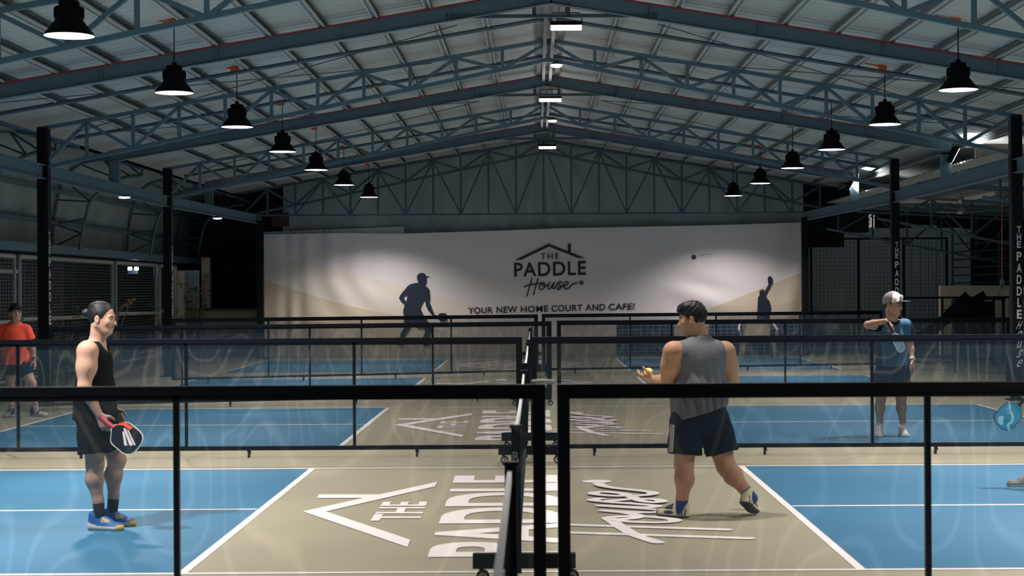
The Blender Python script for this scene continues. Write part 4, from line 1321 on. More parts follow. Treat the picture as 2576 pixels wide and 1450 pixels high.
def hand_parts(F, wrist, d, palm, thumb, curl=.35, s=1.0, thumb_up=.0, grip=False):
    """palm, four separate fingers, thumb; d points to the knuckles, palm is the way the palm faces"""
    d, palm = unit(d), unit(palm)
    th = unit(np.asarray(thumb, np.float32) - d * float(np.dot(thumb, d)))
    palm = unit(palm - d * float(palm @ d) - th * float(palm @ th))
    K = []
    for i in range(4):
        o = (.031 - .0205 * i) * s
        kn = wrist + d * ((.088, .092, .088, .080)[i] * s) + th * o
        F.cap(wrist + d * .012 * s + th * o * .55, kn, .0135 * s, .0115 * s, .012)
        K.append(kn)
    for i in range(4):
        L = (.042, .046, .043, .034)[i] * s
        p, a = K[i], curl * (.7 + .12 * i)
        ang = a * .6
        r = .0088 * s
        for j, q in enumerate((1, .68, .52)):
            dv = d * math.cos(ang) + palm * math.sin(ang) + th * (.10 - .065 * i) * (1 - min(1, ang))
            e = p + unit(dv) * L * q
            F.cap(p, e, r, r * .92, .004); p = e; r *= .93; ang += a
    p = wrist + d * .022 * s + th * .024 * s + palm * .006 * s
    q = p + unit(d * .55 + th * .75 + palm * .35) * .042 * s
    F.cap(p, q, .0145 * s, .0115 * s, .012)
    q2 = q + unit(d * (.8 - .5 * thumb_up) + th * (.25 + .9 * thumb_up) + palm * (.3 if not grip else .9)) * .034 * s
    F.cap(q, q2, .0112 * s, .0098 * s, .005)
    F.cap(q2, q2 + unit(q2 - q) * .022 * s, .0096 * s, .0078 * s, .004)


def piece(F, pts, rs, k=.03):
    for a, b, r1, r2 in zip(pts[:-1], pts[1:], rs[:-1], rs[1:]): F.cap(a, b, r1, r2, k)


def bounds(pts, pad):
    A = np.array([np.asarray(p, np.float32) for p in pts])
    return A.min(0) - pad, A.max(0) + pad


def npv(v): return np.array(v, np.float32)


def person(name, label, J, B, C):
    """J joints, B build, C clothes and looks"""
    org = Vector(J['ground'])
    root = thing(name, label, 'person', org)
    f, s, u = B['fr']                               # chest frame: forward, right, up
    hf = B['hfr']
    w = B.get('head', 1.0)
    h = B.get('h', .005)
    sh, hp = {}, {}
    torso = lambda F, g=0.0: (
        F.ell(J['chest'], (B['cd'] + g, B['cw'] + g, B.get('ch', .17) + g), (f, s, u), .05),
        F.ell(J['belly'], (B['bd'] + g, B['bw'] + g, .15 + g), (f, s, u), .06),
        F.ell(J['pelvis'], (B['pd'] + g, B['pw'] + g, .125 + g), (f, s, u), .06),
        F.cap(J['shR'] * .82 + J['shL'] * .18, J['shL'] * .82 + J['shR'] * .18, B['tr'] + g, k=.05),
        F.cap(J['neck'] - u * .01, J['shR'] * .7 + J['shL'] * .3, .052 + g, .045 + g, .04), F.cap(J['neck'] - u * .01, J['shL'] * .7 + J['shR'] * .3, .052 + g, .045 + g, .04))
    # ---- body
    lo, hi = bounds([v for k, v in J.items() if k[:4] not in ('grou', 'toeR', 'toeL', 'heel', 'hand', 'kdir', 'fupR', 'fupL', 'wais')], .20)
    F = Field(lo, hi, h)
    torso(F)
    hb = J['head'] - hf[0] * .028 * w - hf[2] * .055 * w
    F.cap(J['neck'] - u * .02, hb, B['nr'] * 1.08, B['nr'], .03)
    F.cap(J['neck'], J['head'] + hf[0] * .028 * w - hf[2] * .085 * w, B['nr'] * .72, .03, .03)
    for S_ in 'RL':
        ua, fa = B['ua'], B['fa']
        m = J['sh' + S_] * .55 + J['el' + S_] * .45
        F.ell(J['sh' + S_], (ua * 1.13, ua * 1.13, ua * 1.2), None, .05)
        piece(F, [J['sh' + S_], m, J['el' + S_]], [ua * 1.05, ua * 1.06, fa * 1.05], .06)
        fm = J['el' + S_] * .68 + J['wr' + S_] * .32
        piece(F, [J['el' + S_], fm, J['wr' + S_]], [fa * 1.0, fa * 1.04, fa * .62], .025)
        hd = J['hand' + S_]
        hand_parts(F, J['wr' + S_], *hd[:3], **hd[3])
        t, cf = B['th'], B['cf']
        piece(F, [J['hip' + S_], J['hip' + S_] * .5 + J['kn' + S_] * .5, J['kn' + S_]], [t * 1.12, t, cf * 1.06], .035)
        lf = unit(J.get('kdir' + S_, f))
        cm = J['kn' + S_] * .66 + J['an' + S_] * .34
        piece(F, [J['kn' + S_], cm - lf * .016, J['an' + S_] * .82 + J['kn' + S_] * .18, J['an' + S_]], [cf * 1.0, cf * 1.06, cf * .62, cf * .58], .03)
        F.ell(J['kn' + S_] + lf * cf * .35, (cf * .72, cf * .72, cf * .85), None, .025)
    head_parts(F, J['head'], hf, w, B.get('jaw', 1.0), B.get('mouth', 0.0))
    skin_obj('body', F, [C['skin'], SK['lips'], SK['eye'], SK['scl']], root, face_pick(J['head'], hf, w))
    # ---- shirt
    lo, hi = bounds([J[k] for k in ('neck', 'chest', 'belly', 'pelvis', 'hem', 'shR', 'shL', 'elR', 'elL')], .24)
    F = Field(lo, hi, max(h, .005))
    g = C.get('loose', .014)
    torso(F, g)
    if C.get('hang'):
        F.cap(J['belly'], J['hem'] * 2 - J['belly'] - V(0, 0, .12), B['bw'] * .92 + g, B['pw'] + g * 1.6, .09, flat=(f, (B['pd'] + g) / (B['pw'] + g)))
    if C['sleeve'] > 0:
        for S_ in 'RL':
            e = J['sh' + S_] * (1 - C['sleeve']) + J['el' + S_] * C['sleeve']
            F.cap(J['sh' + S_] - u * .004, e, B['ua'] * 1.34 + g * .7, B['ua'] * 1.14 + g * 1.5, .03)
            ax = unit(J['el' + S_] - J['sh' + S_])
            F.keep(lambda X, Y, Z, e=e, ax=ax: np.where((X - e[0]) ** 2 + (Y - e[1]) ** 2 + (Z - e[2]) ** 2 < .03, (X - e[0]) * ax[0] + (Y - e[1]) * ax[1] + (Z - e[2]) * ax[2], -1))
    else:
        for S_ in 'RL':
            ax = unit(J['sh' + S_] - J['sh' + ('L' if S_ == 'R' else 'R')])
            p = J['sh' + S_] - ax * (B['ua'] * C.get('armhole', .55))
            dn = unit(J['el' + S_] - J['sh' + S_])
            for q in (0, .10, .2):
                F.cap(p + ax * B['ua'] * 1.25 + u * (.0 - .35 * q), p + ax * .40 + u * (.0 - .35 * q), B['ua'] * 1.25, B['ua'] * 1.9, .012, 's')
    nk = J['neck'] + f * C.get('neck_fwd', .045) + u * C.get('neck_up', .035)
    F.ell(nk, (B['nr'] + C.get('neck_d', .035), B['nr'] + .012, C.get('neck_h', .075)), (f, s, u), .008, 's')
    F.keep(lambda X, Y, Z: np.where((X - J['neck'][0]) ** 2 + (Y - J['neck'][1]) ** 2 < .115 ** 2, (X - J['neck'][0]) * u[0] + (Y - J['neck'][1]) * u[1] + (Z - J['neck'][2]) * u[2] - C.get('collar', .022), -1.0))
    hm = J['hem']
    am = C.get('fold', .004)
    def folds(X, Y, Z):
        a = (X - hm[0]) * s[0] + (Y - hm[1]) * s[1]
        low = np.clip((J['shR'][2] - .10 - Z) / .25, 0, 1)
        return am * low * (np.sin(a * 96 + 4.0 * np.sin(Z * 6) + 1.3) * .7 + np.sin(a * 41 + 14 * Z) * .5 + np.sin(Z * 30 + 15 * a) * .25) 
    F.ripple(folds)
    hn = unit(C.get('hem_n', V(0, 0, 1)))
    F.keep(lambda X, Y, Z: -((X - hm[0]) * hn[0] + (Y - hm[1]) * hn[1] + (Z - hm[2]) * hn[2]))
    pk = C.get('shirt_pick')
    skin_obj(C['shirt_name'], F, C['shirt'], root, pk)
    # ---- shorts
    lo, hi = bounds([J[k] for k in ('belly', 'pelvis', 'hipR', 'hipL', 'knR', 'knL')], .24)
    F = Field(lo, hi, max(h, .005))
    g = C.get('sloose', .018)
    F.ell(J['pelvis'], (B['pd'] + g * .7, B['pw'] + g * .6, .13 + g), (f, s, u), .05)
    F.ell(J['pelvis'] * .5 + J['belly'] * .5, (B['bd'] + .004, B['bw'] + .004, .10), (f, s, u), .04)
    wz = J['waist']
    F.keep(lambda X, Y, Z: Z - wz)
    for S_ in 'RL':
        ax = unit(J['kn' + S_] - J['hip' + S_])
        e = J['hip' + S_] + ax * C['leg']
        F.cap(J['hip' + S_], e + ax * .06, B['th'] * 1.14 + g, B['th'] * 1.02 + g * 1.7, .025)
        for o in 'RL':
            pass
    for S_ in 'RL':
        ax = unit(J['kn' + S_] - J['hip' + S_])
        e = J['hip' + S_] + ax * C['leg']
        F.keep(lambda X, Y, Z, e=e, ax=ax: np.where((X - e[0]) ** 2 + (Y - e[1]) ** 2 < .05 if False else ((X - e[0]) ** 2 + (Y - e[1]) ** 2 + (Z - e[2]) ** 2 < .045), (X - e[0]) * ax[0] + (Y - e[1]) * ax[1] + (Z - e[2]) * ax[2], -1))
    F.ripple(lambda X, Y, Z: .003 * (np.sin(X * 60 + 12 * Z) * .5 + np.sin(Z * 40 + 17 * X + 9 * Y)))
    so = skin_obj('shorts', F, C['shorts'], root)
    if C.get('side_stripe'):
        for st in C['side_stripe'](J, B, g): st.build('side_stripe', SK['stripe'], root)
    # ---- socks, shoes
    for S_ in 'RL':
        an, he, to = J['an' + S_], J['heel' + S_], J['toe' + S_]
        up = unit(J.get('fup' + S_, V(0, 0, 1)))
        F = Field(*bounds([an, he, to, an + V(0, 0, C['sock_h'])], .09), .005)
        lg = unit(J['kn' + S_] - an)
        F.cap(an - lg * .05, an + lg * (C['sock_h'] + .03), B['cf'] * .62 + .004, B['cf'] * .64 + .006, .02)
        e = an + lg * C['sock_h']
        F.keep(lambda X, Y, Z: (X - e[0]) * lg[0] + (Y - e[1]) * lg[1] + (Z - e[2]) * lg[2])
        skin_obj('sock', F, C['sock'], root)
        F = Field(*bounds([an, he, to], .12), .0045)
        d = unit(to - he); L = float(np.linalg.norm(to - he))
        sd = unit(np.cross(d, up))
        ft = .040 * C.get('foot', 1.0)
        hb_ = he + d * ft + up * .034
        F.cap(hb_, hb_ + d * .01, ft * .95, k=.02)
        F.cap(hb_, to - d * ft * .9 + up * .026 + sd * .004 * (1 if S_ == 'R' else -1), ft * .92, ft * 1.02, .02, flat=(up, .85))
        F.cap(he + d * ft * .7 + up * .02, to - d * ft * .92 + up * .02, ft * 1.02, ft * 1.1, .015, flat=(up, .55))
        F.cap(he + d * (ft * .95) + up * .094, he + d * L * .58 + up * .056, ft * .88, ft * .78, .03)
        F.cap(he + d * (ft * .8) + up * .05, he + d * (ft * .9) + up * .112, ft * .95, ft * .92, .02)
        F.ell(he + d * (ft * 1.15) + up * .150, (ft * .78, ft * .72, .05), (d, sd, up), .01, 's')
        F.keep(lambda X, Y, Z: -((X - he[0]) * up[0] + (Y - he[1]) * up[1] + (Z - he[2]) * up[2]))
        def pk(P, he=he, up=up, d=d, sd=sd, L=L):
            q = P - he
            a, e2, b = q @ d / L, q @ up, q @ sd
            return C['shoe_pick'](a, b, e2)
        skin_obj('shoe', F, C['shoe'], root, pk)
    # ---- hair / cap
    c = J['head']
    q = lambda a, b, e: c + hf[0] * (a * w) + hf[1] * (b * w) + hf[2] * (e * w)
    F = Field(*bounds([c], .20), .004)
    C['hair'](F, q, hf, w)
    skin_obj('hair', F, SK['hair'], root, relax=1)
    for e in C.get('extras', ()): e(root, q, hf, w)
    return root


def hairline(F, q, hf, w, us, fs, low=-.085):
    c = q(0, 0, 0)
    def fn(X, Y, Z):
        dx, dy, dz = X - c[0], Y - c[1], Z - c[2]
        a = (dx * hf[0][0] + dy * hf[0][1] + dz * hf[0][2]) / w
        e = (dx * hf[2][0] + dy * hf[2][1] + dz * hf[2][2]) / w
        return np.maximum((a - np.interp(e, us, fs)) * .75, low - e)
    F.keep(fn)


def strands(F, amp, hf, q):
    c = q(0, 0, 0)
    def fn(X, Y, Z):
        a = (X - c[0]) * hf[0][0] + (Y - c[1]) * hf[0][1]; b = (X - c[0]) * hf[1][0] + (Y - c[1]) * hf[1][1]; e = Z - c[2]
        return amp * (np.sin(b * 190 + 30 * a) * .5 + np.sin(a * 150 + e * 120 + 2 * np.sin(b * 70)) * .5)
    F.ripple(fn)
# ------------------------------------------------------------------ the five players
def A_(px, py, d): return npv(at(px, py, d))


def ear_gap(F, q, hf):
    for b in (-1, 1): F.ell(q(-.008, b * .088, -.010), (.024, .022, .036), hf, .008, 's')


def hair_bun(F, q, hf, w):
    F.ell(q(-.012, 0, .034), (.104 * w, .084 * w, .098 * w), hf, .02)
    F.ell(q(-.03, 0, .10), (.075 * w, .055 * w, .026 * w), hf, .03)
    ear_gap(F, q, hf)
    hairline(F, q, hf, w, [-.1, -.06, -.03, .0, .03, .06, .085, .13], [-.055, -.04, -.012, .018, .040, .058, .075, .10])
    F.cap(q(-.10, 0, .045), q(-.125, 0, .043), .022, .026, .02)
    F.ell(q(-.135, 0, .040), (.030, .032, .030), hf, .01)
    strands(F, .0010, hf, q)


def hair_crop(F, q, hf, w):
    F.ell(q(-.010, 0, .036), (.103 * w, .084 * w, .099 * w), hf, .02)
    F.ell(q(.018, 0, .098), (.085 * w, .066 * w, .034 * w), hf, .03)
    F.ell(q(.074, 0, .072), (.032 * w, .058 * w, .030 * w), hf, .02)
    ear_gap(F, q, hf)
    hairline(F, q, hf, w, [-.1, -.06, -.03, .0, .03, .05, .07, .13], [-.06, -.045, -.015, .012, .035, .085, .115, .13], low=-.095)
    strands(F, .0035, hf, q)


def hair_under_cap(F, q, hf, w):
    F.ell(q(-.008, 0, .030), (.101 * w, .080 * w, .094 * w), hf, .02)
    ear_gap(F, q, hf)
    hairline(F, q, hf, w, [-.1, -.06, -.03, .0, .03, .06, .13], [-.055, -.04, -.012, .012, .030, .035, .04])


def hair_fringe(F, q, hf, w):
    F.ell(q(-.010, 0, .038), (.106 * w, .088 * w, .103 * w), hf, .02)
    F.ell(q(.070, 0, .082), (.042 * w, .072 * w, .034 * w), hf, .03)
    F.ell(q(.088, -.03, .062), (.022 * w, .04 * w, .024 * w), hf, .02)
    ear_gap(F, q, hf)
    hairline(F, q, hf, w, [-.1, -.06, -.03, .0, .03, .05, .065, .13], [-.06, -.045, -.012, .02, .04, .095, .13, .14])
    strands(F, .0035, hf, q)


def cap_extra(root, q, hf, w):
    F = Field(*bounds([q(.04, 0, .06)], .24), .004)
    F.ell(q(-.004, 0, .040), (.114 * w, .094 * w, .110 * w), hf, .02)
    c = q(0, 0, 0)
    def fn(X, Y, Z):
        dx, dy, dz = X - c[0], Y - c[1], Z - c[2]
        a = dx * hf[0][0] + dy * hf[0][1] + dz * hf[0][2]; e = dx * hf[2][0] + dy * hf[2][1] + dz * hf[2][2]
        return (.024 + .16 * a) - e
    F.keep(fn)
    F.ell(q(.130, 0, .044), (.080 * w, .078 * w, .010), hf, .008)
    F.ell(q(-.004, 0, .150), (.009, .009, .007), hf, .005)
    def pick(P):
        r = (P - c) / w
        a, b, e = r @ hf[0], r @ hf[1], r @ hf[2]
        k = np.zeros(len(P), np.int32)
        k[(a > .018 + .25 * np.abs(b))] = 1
        k[(a > .100) & (e < .058)] = 2
        return k
    o = skin_obj('cap', F, [SK['cap_grey'], SK['cap_white'], SK['cap_black']], root, pick, label='grey mesh cap with white front and black peak')
    m = MB()
    for rr, mi, dz in ((.024, 0, .0), (.012, 1, .004)):
        ctr = q(.099, 0, .100 + dz)
        m.add([tuple(ctr + hf[0] * (.012 + .002 * mi) + hf[1] * rr * w * math.cos(t * .5236) + (hf[2] * .8 - hf[0] * .6) * rr * w * math.sin(t * .5236)) for t in range(12)], [tuple(range(12))], mi)
    m.build('cap_badge', [SK['teal'], SK['yellow']], o)


def band(jn, rad, wd, m, nm, label, face=None):
    def ex(root, q, hf, w):
        a, b = jn
        d = unit(b - a)
        mm = MB(); mm.cyl(Vector(b - d * (wd + .012)), Vector(b - d * .012), rad, n=20)
        if face is not None: mm.box(Vector(b - d * (wd / 2 + .012) + unit(face) * rad), (.030, .014, .034))
        mm.build(nm, m, root, smooth=False, label=label)
    return ex


R2 = lambda lo: (lambda a, b, e: np.where(e < lo, 1, 0))


def paddle(name, label, neck, far, nrm, wid, leng, handle, edge, face, hmat, marks=None, group=None):
    """neck: where the handle meets the blade; far: end of the blade; nrm: the way the blade faces"""
    neck, far = Vector(neck), Vector(far)
    u = (far - neck).normalized()
    n = Vector(nrm); n = (n - u * n.dot(u)).normalized()
    v = n.cross(u)
    t = thing(name, label, 'paddle', neck, group)
    W, L = wid / 2, leng
    half = [(0, .022), (.02, .04), (.055, W * .86), (.075, W * .97), (.10, W), (L * .70, W), (L * .84, W * .93), (L * .94, W * .72), (L * .99, W * .40), (L, 0)]
    out = half + [(a, -b) for a, b in reversed(half[:-1])]
    ins = [(a * .965 + .004 + (.004 if a < .01 else 0), b * .935) for a, b in out]
    m = MB(); m.prism(out, neck - n * .0075, u, v, .015 if u.cross(v).dot(n) > 0 else -.015); m.build('edge_guard', edge, t)
    m = MB(); m.prism(ins, neck - n * .0085, u, v, .017 if u.cross(v).dot(n) > 0 else -.017); f = m.build('blade', face, t)
    m = MB(); m.cyl(neck + u * .012, neck - u * (handle - .008), .0165, .0155, n=14); m.cyl(neck - u * (handle - .01), neck - u * handle, .019, n=14); m.build('handle', hmat, t)
    if marks: marks(f, neck, u, v, n)
    return t


# --- player in black, left
dA = 12.36
JA = dict(ground=(float(at(250, 1330, dA).x), dA, 0), head=A_(257, 803, dA - .02), neck=A_(243, 866, dA), chest=A_(239, 918, dA), belly=A_(239, 990, dA), pelvis=A_(240, 1050, dA),
          shR=A_(219, 884, dA - .175), shL=A_(247, 882, dA + .175), elR=A_(212, 974, dA - .215), elL=A_(252, 975, dA + .22), wrR=A_(250, 1045, dA - .20), wrL=A_(289, 1030, dA + .17),
          hipR=A_(234, 1062, dA - .085), hipL=A_(254, 1062, dA + .085), knR=A_(239, 1168, dA - .10), knL=A_(294, 1158, dA + .09), anR=A_(249, 1282, dA - .10), anL=A_(284, 1270, dA + .10),
          kdirR=V(1, -.3, 0), kdirL=V(1, -.1, 0), hem=A_(240, 1056, dA), waist=float(at(240, 1030, dA).z))
JA['handR'] = (unit(V(.45, .05, -.89)), V(0, 1, .0), V(.89, 0, .45), dict(curl=1.05, s=1.02, grip=True))
JA['handL'] = (unit(V(.42, -.1, -.9)), V(-.2, -1, 0), V(.9, 0, .4), dict(curl=.5))
gx = lambda px, d: float(at(px, 1330, d).x)
JA['heelR'], JA['toeR'] = V(gx(224, dA - .10), dA - .08, 0), V(gx(312, dA - .10), dA - .15, 0)
JA['heelL'], JA['toeL'] = V(gx(264, dA + .10), dA + .11, 0), V(gx(341, dA + .10), dA + .07, 0)


def shoe_a(a, b, e):
    k = np.zeros(len(a), np.int32)
    k[(e < .034 + .03 * np.clip((.35 - a) / .35, 0, 1))] = 1
    k[(e < .030) & (np.sin(a * 55) > .55) & (a < .5) & (e > .008)] = 2
    k[(a > .90) & (e < .045)] = 2
    k[(a > .42) & (a < .66) & (e > .062) & (np.sin(a * 110) > -.2) & (np.abs(b) > .022)] = 2
    return k


CA = dict(skin=SK['fair'], shirt=SK['black'], shirt_name='tank_top', sleeve=0, loose=.016, neck_fwd=.05, neck_up=.02, neck_d=.035, neck_h=.085, hang=True, fold=.003, armhole=-.38,
          shorts=SK['black'], sloose=.024, leg=.235, sock=SK['sock_black'], sock_h=.085, shoe=[SK['shoe_blue'], SK['shoe_white'], SK['yellow']], shoe_pick=shoe_a, hair=hair_bun, foot=1.08)
person('person', 'person in a black sleeveless top and shorts with tied-up hair, standing at left in profile', JA,
       dict(fr=frame((1, -.08)), hfr=frame((1, -.14, -.05)), cd=.112, cw=.165, bd=.116, bw=.150, pd=.128, pw=.155, tr=.062, nr=.054, ua=.056, fa=.045, th=.082, cf=.060, head=.98, h=.0045), CA)


def stripes_mark(f, neck, u, v, n):
    for s, nn in ((1, n), (-1, -n)):
        off = nn * .0092
        g = MB()
        P = lambda a, b: neck + off + u * a + v * b
        # pale leaf of slanted bars on the dark blade
        for bars in ([(.075, .040), (.085, .052), (.215, -.008), (.20, -.028)], [(.10, .052), (.115, .055), (.232, .004), (.222, -.006)], [(.085, .018), (.095, .028), (.185, -.038), (.165, -.05)]):
            g.add([P(a, b) for a, b in bars], [(0, 1, 2, 3)])
        g.build('leaf_mark', SK['shoe_white'], f)
        g = MB(); off = nn * .0089
        g.add([P(a, b) for a, b in [(.012, .03), (.05, .082), (.13, .090), (.12, .062), (.06, .058)]], [(0, 1, 2, 3, 4)])
        g.build('red_panel', SK['red'], f)


nk = at(284, 1075, dA - .235)
paddle('paddle', 'navy and red paddle with pale slanted mark, held by the player in black', nk, at(349, 1128, dA - .30), (.12, -1, .1), .205, .262, .125,
       SK['shoe_white'], SK['navy'], mat('red_grip', (.42, .03, .06), .6), stripes_mark, 'paddles in hand')

# --- player in grey, seen from behind
dB = 12.76
fB = frame((-.35, .94))
JB = dict(ground=(float(at(1762, 1300, dB).x), dB, 0), head=A_(1742, 804, dB + .02), neck=A_(1762, 850, dB), chest=A_(1763, 912, dB), belly=A_(1763, 985, dB), pelvis=A_(1762, 1048, dB),
          shL=A_(1694, 886, dB - .08), shR=A_(1824, 886, dB + .06), elL=A_(1678, 962, dB - .02), elR=A_(1843, 966, dB + .07), wrL=A_(1648, 955, dB + .19), wrR=A_(1818, 1004, dB + .27),
          hipL=A_(1727, 1060, dB - .04), hipR=A_(1794, 1060, dB + .04), knL=A_(1721, 1170, dB - .05), knR=A_(1826, 1174, dB + .02), anL=A_(1715, 1272, dB - .03), anR=A_(1869, 1240, dB - .06),
          kdirL=V(-.5, .85, 0), kdirR=V(.1, 1, 0), hem=A_(1757, 1040, dB), waist=float(at(1760, 1020, dB).z))
JB['handL'] = (unit(V(-.75, .62, .05)), V(.55, .3, .75), V(-.4, -.6, .6), dict(curl=.55, s=1.05, thumb_up=.3))
JB['handR'] = (unit(V(-.5, .7, -.5)), V(-.8, -.3, .3), V(.1, .4, .9), dict(curl=.8))
JB['heelL'], JB['toeL'] = V(gx(1731, dB - .05), dB - .05, 0), V(gx(1660, dB - .05), dB + .10, 0)
JB['toeR'] = npv(at(1897, 1299, dB + .12)); JB['toeR'][2] = .004
JB['heelR'] = npv(at(1872, 1268, dB - .09))
JB['fupR'] = unit(np.cross(np.cross(JB['toeR'] - JB['heelR'], V(0, 0, 1)), JB['toeR'] - JB['heelR']))
JB['anR'] = JB['heelR'] + unit(JB['toeR'] - JB['heelR']) * .05 + JB['fupR'] * .10


def shoe_b(a, b, e):
    k = np.zeros(len(a), np.int32)
    k[(e > .062) & (a > .42)] = 1
    k[(e < .014)] = 1
    k[(((a - .55) / .17) ** 2 + ((e - .040) / .013) ** 2 < 1)] = 1
    k[(a < .30) & (np.abs(b) > .015) & (np.sin(a * 75) > .35) & (e < .07)] = 1
    k[(a > .93) & (e < .05)] = 1
    return k


def stripes_b(J, B, g):
    ax = unit(J['knL'] - J['hipL'])
    n0 = unit(V(-.80, -.60, 0)); t0 = unit(np.cross(ax, n0))
    out = []
    for k in (-1, 0, 1):
        m = MB(); P = []
        for i in range(9):
            t = .02 + (.232 - .02) * i / 8
            rr = (B['th'] * 1.14 + g) + (B['th'] * -.12 + g * .7) * t / .29
            P.append(Vector(J['hipL'] + ax * t + n0 * (rr + .006) + t0 * (k * .017 + .004)))
        for p, q in zip(P[:-1], P[1:]): m.bar(p, q, .0062, .006, up=Vector(n0))
        out.append(m)
    return out


CB = dict(skin=SK['tan'], shirt=SK['grey'], shirt_name='sleeveless_shirt', sleeve=0, loose=.018, neck_fwd=.05, neck_up=.035, neck_d=.02, neck_h=.07, hang=True, fold=.012, hem_n=V(-.26, .0, .96), armhole=-.38,
          shorts=SK['navy'], sloose=.022, leg=.255, sock=SK['sock_blue'], sock_h=.055, shoe=[SK['shoe_cream'], SK['shoe_navy']], shoe_pick=shoe_b, hair=hair_crop, side_stripe=stripes_b, foot=1.15)
person('person', 'person in a dark grey sleeveless shirt and striped shorts seen from behind, stepping left', JB,
       dict(fr=fB, hfr=frame((-.95, .30, -.10)), cd=.135, cw=.190, bd=.150, bw=.195, pd=.150, pw=.190, tr=.072, nr=.062, ua=.062, fa=.052, th=.096, cf=.069, head=1.05, jaw=1.1, h=.0045), CB)
bp = JB['wrL'] + JB['handL'][0] * .10 + V(.03, .0, .045)
m = MB()
m.lathe([(.037 * math.sin(i * math.pi / 14), -.037 * math.cos(i * math.pi / 14)) for i in range(15)], Vector(bp), 24)
tag(m.build('ball', SK['ball'], smooth=True), 'yellow ball held in the hand of the player in grey', 'ball', kind='thing')

# --- coach in teal with cap
dC = 19.6
fC = frame((.22, -.97))
JC = dict(ground=(float(at(2242, 1098, dC).x), dC, 0), head=A_(2246, 768, dC - .03), neck=A_(2244, 809, dC), chest=A_(2247, 850, dC), belly=A_(2246, 888, dC), pelvis=A_(2244, 918, dC),
          shR=A_(2217, 818, dC), shL=A_(2279, 818, dC), elR=A_(2183, 818, dC - .22), elL=A_(2288, 868, dC + .02), wrR=A_(2227, 808, dC - .34), wrL=A_(2294, 907, dC - .08),
          hipR=A_(2227, 926, dC), hipL=A_(2262, 926, dC), knR=A_(2216, 1002, dC - .02), knL=A_(2267, 1002, dC - .02), anR=A_(2213, 1074, dC + .03), anL=A_(2272, 1075, dC + .03),
          hem=A_(2245, 921, dC), waist=float(at(2245, 905, dC).z))
JC['handR'] = (unit(V(.62, -.2, -.70)), V(-.35, .75, -.5), V(.45, .6, .55), dict(curl=1.1, s=1.05, grip=True))
JC['handL'] = (unit(V(.16, -.1, -.98)), V(-.9, .2, -.2), V(-.2, -.9, .1), dict(curl=.42, s=1.05))
JC['heelR'], JC['toeR'] = V(gx(2215, dC), dC + .06, 0), V(gx(2205, dC), dC - .20, 0)
JC['heelL'], JC['toeL'] = V(gx(2272, dC), dC + .07, 0), V(gx(2271, dC), dC - .20, 0)
cC, sC = JC['chest'], fC[1]
CC = dict(skin=SK['brown'], shirt=[SK['teal'], SK['navy']], shirt_name='jersey', sleeve=.55, loose=.016, neck_fwd=.05, neck_up=.05, neck_d=.02, neck_h=.06, hang=True, fold=.004,
          shirt_pick=lambda P: (np.abs((P - cC) @ sC) > .178).astype(np.int32) | (((P - JC['neck']) ** 2).sum(1) < .105 ** 2).astype(np.int32),
          shorts=SK['navy'], sloose=.028, leg=.29, sock=SK['sock_white'], sock_h=.085, shoe=[SK['shoe_white'], SK['shoe_white']], shoe_pick=R2(.02), hair=hair_under_cap,
          extras=(cap_extra, band((JC['elL'], JC['wrL']), .034, .03, SK['watch'], 'watch', 'white wrist watch', V(.6, -.8, 0))), foot=1.1)
person('person', 'person in a teal jersey and trucker cap, raising a paddle before the chest', JC,
       dict(fr=fC, hfr=frame((.74, -.67, -.02)), cd=.115, cw=.165, bd=.120, bw=.160, pd=.125, pw=.165, tr=.062, nr=.058, ua=.050, fa=.042, th=.080, cf=.055, head=1.10, mouth=1.0, h=.005), CC)
hp = JC['wrR'] + JC['handR'][0] * .085
pd_ = unit(V(.42, -.02, -.88))
g0 = mat('steel_blue_blade', (.10, .16, .22), .35)
paddle('paddle', 'dark paddle pointing down in the raised hand of the player in teal', hp + V(-.01, -.02, -.0) + pd_ * .085, hp + pd_ * .33, (.75, -.62, .2), .195, .245, .15, SK['stripe'], g0, M['rubber'], None, 'paddles in hand')

# --- player in orange-red, far left
dD = 23.5
fD = frame((.30, -.95))
JD = dict(ground=(float(at(50, 1048, dD).x), dD, 0), head=A_(39, 788, dD - .02), neck=A_(37, 814, dD), chest=A_(38, 848, dD), belly=A_(41, 882, dD), pelvis=A_(43, 906, dD),
          shR=A_(8, 829, dD), shL=A_(66, 829, dD + .03), elR=A_(-6, 870, dD), elL=A_(80, 871, dD + .06), wrR=A_(4, 878, dD - .24), wrL=A_(87, 906, dD - .02),
          hipR=A_(28, 910, dD), hipL=A_(56, 918, dD), knR=A_(27, 970, dD - .03), knL=A_(81, 965, dD - .10), anR=A_(28, 1030, dD + .04), anL=A_(90, 1027, dD - .02),
          kdirL=V(.6, -.8, 0), hem=A_(42, 918, dD), waist=float(at(42, 911, dD).z))
JD['handR'] = (unit(V(.65, -.5, .25)), V(.1, .5, .85), V(.1, -.8, .5), dict(curl=.8))
JD['handL'] = (unit(V(.12, -.15, -.98)), V(-.9, .1, -.2), V(-.1, -.95, .1), dict(curl=.45))
JD['heelR'], JD['toeR'] = V(gx(29, dD), dD + .08, 0), V(gx(25, dD), dD - .19, 0)
JD['heelL'], JD['toeL'] = V(gx(77, dD), dD + .06, 0), V(gx(122, dD), dD - .06, 0)


def shoe_d(a, b, e):
    k = np.zeros(len(a), np.int32)
    k[(e < .03) | ((a > .62) & (e < .075))] = 1
    return k


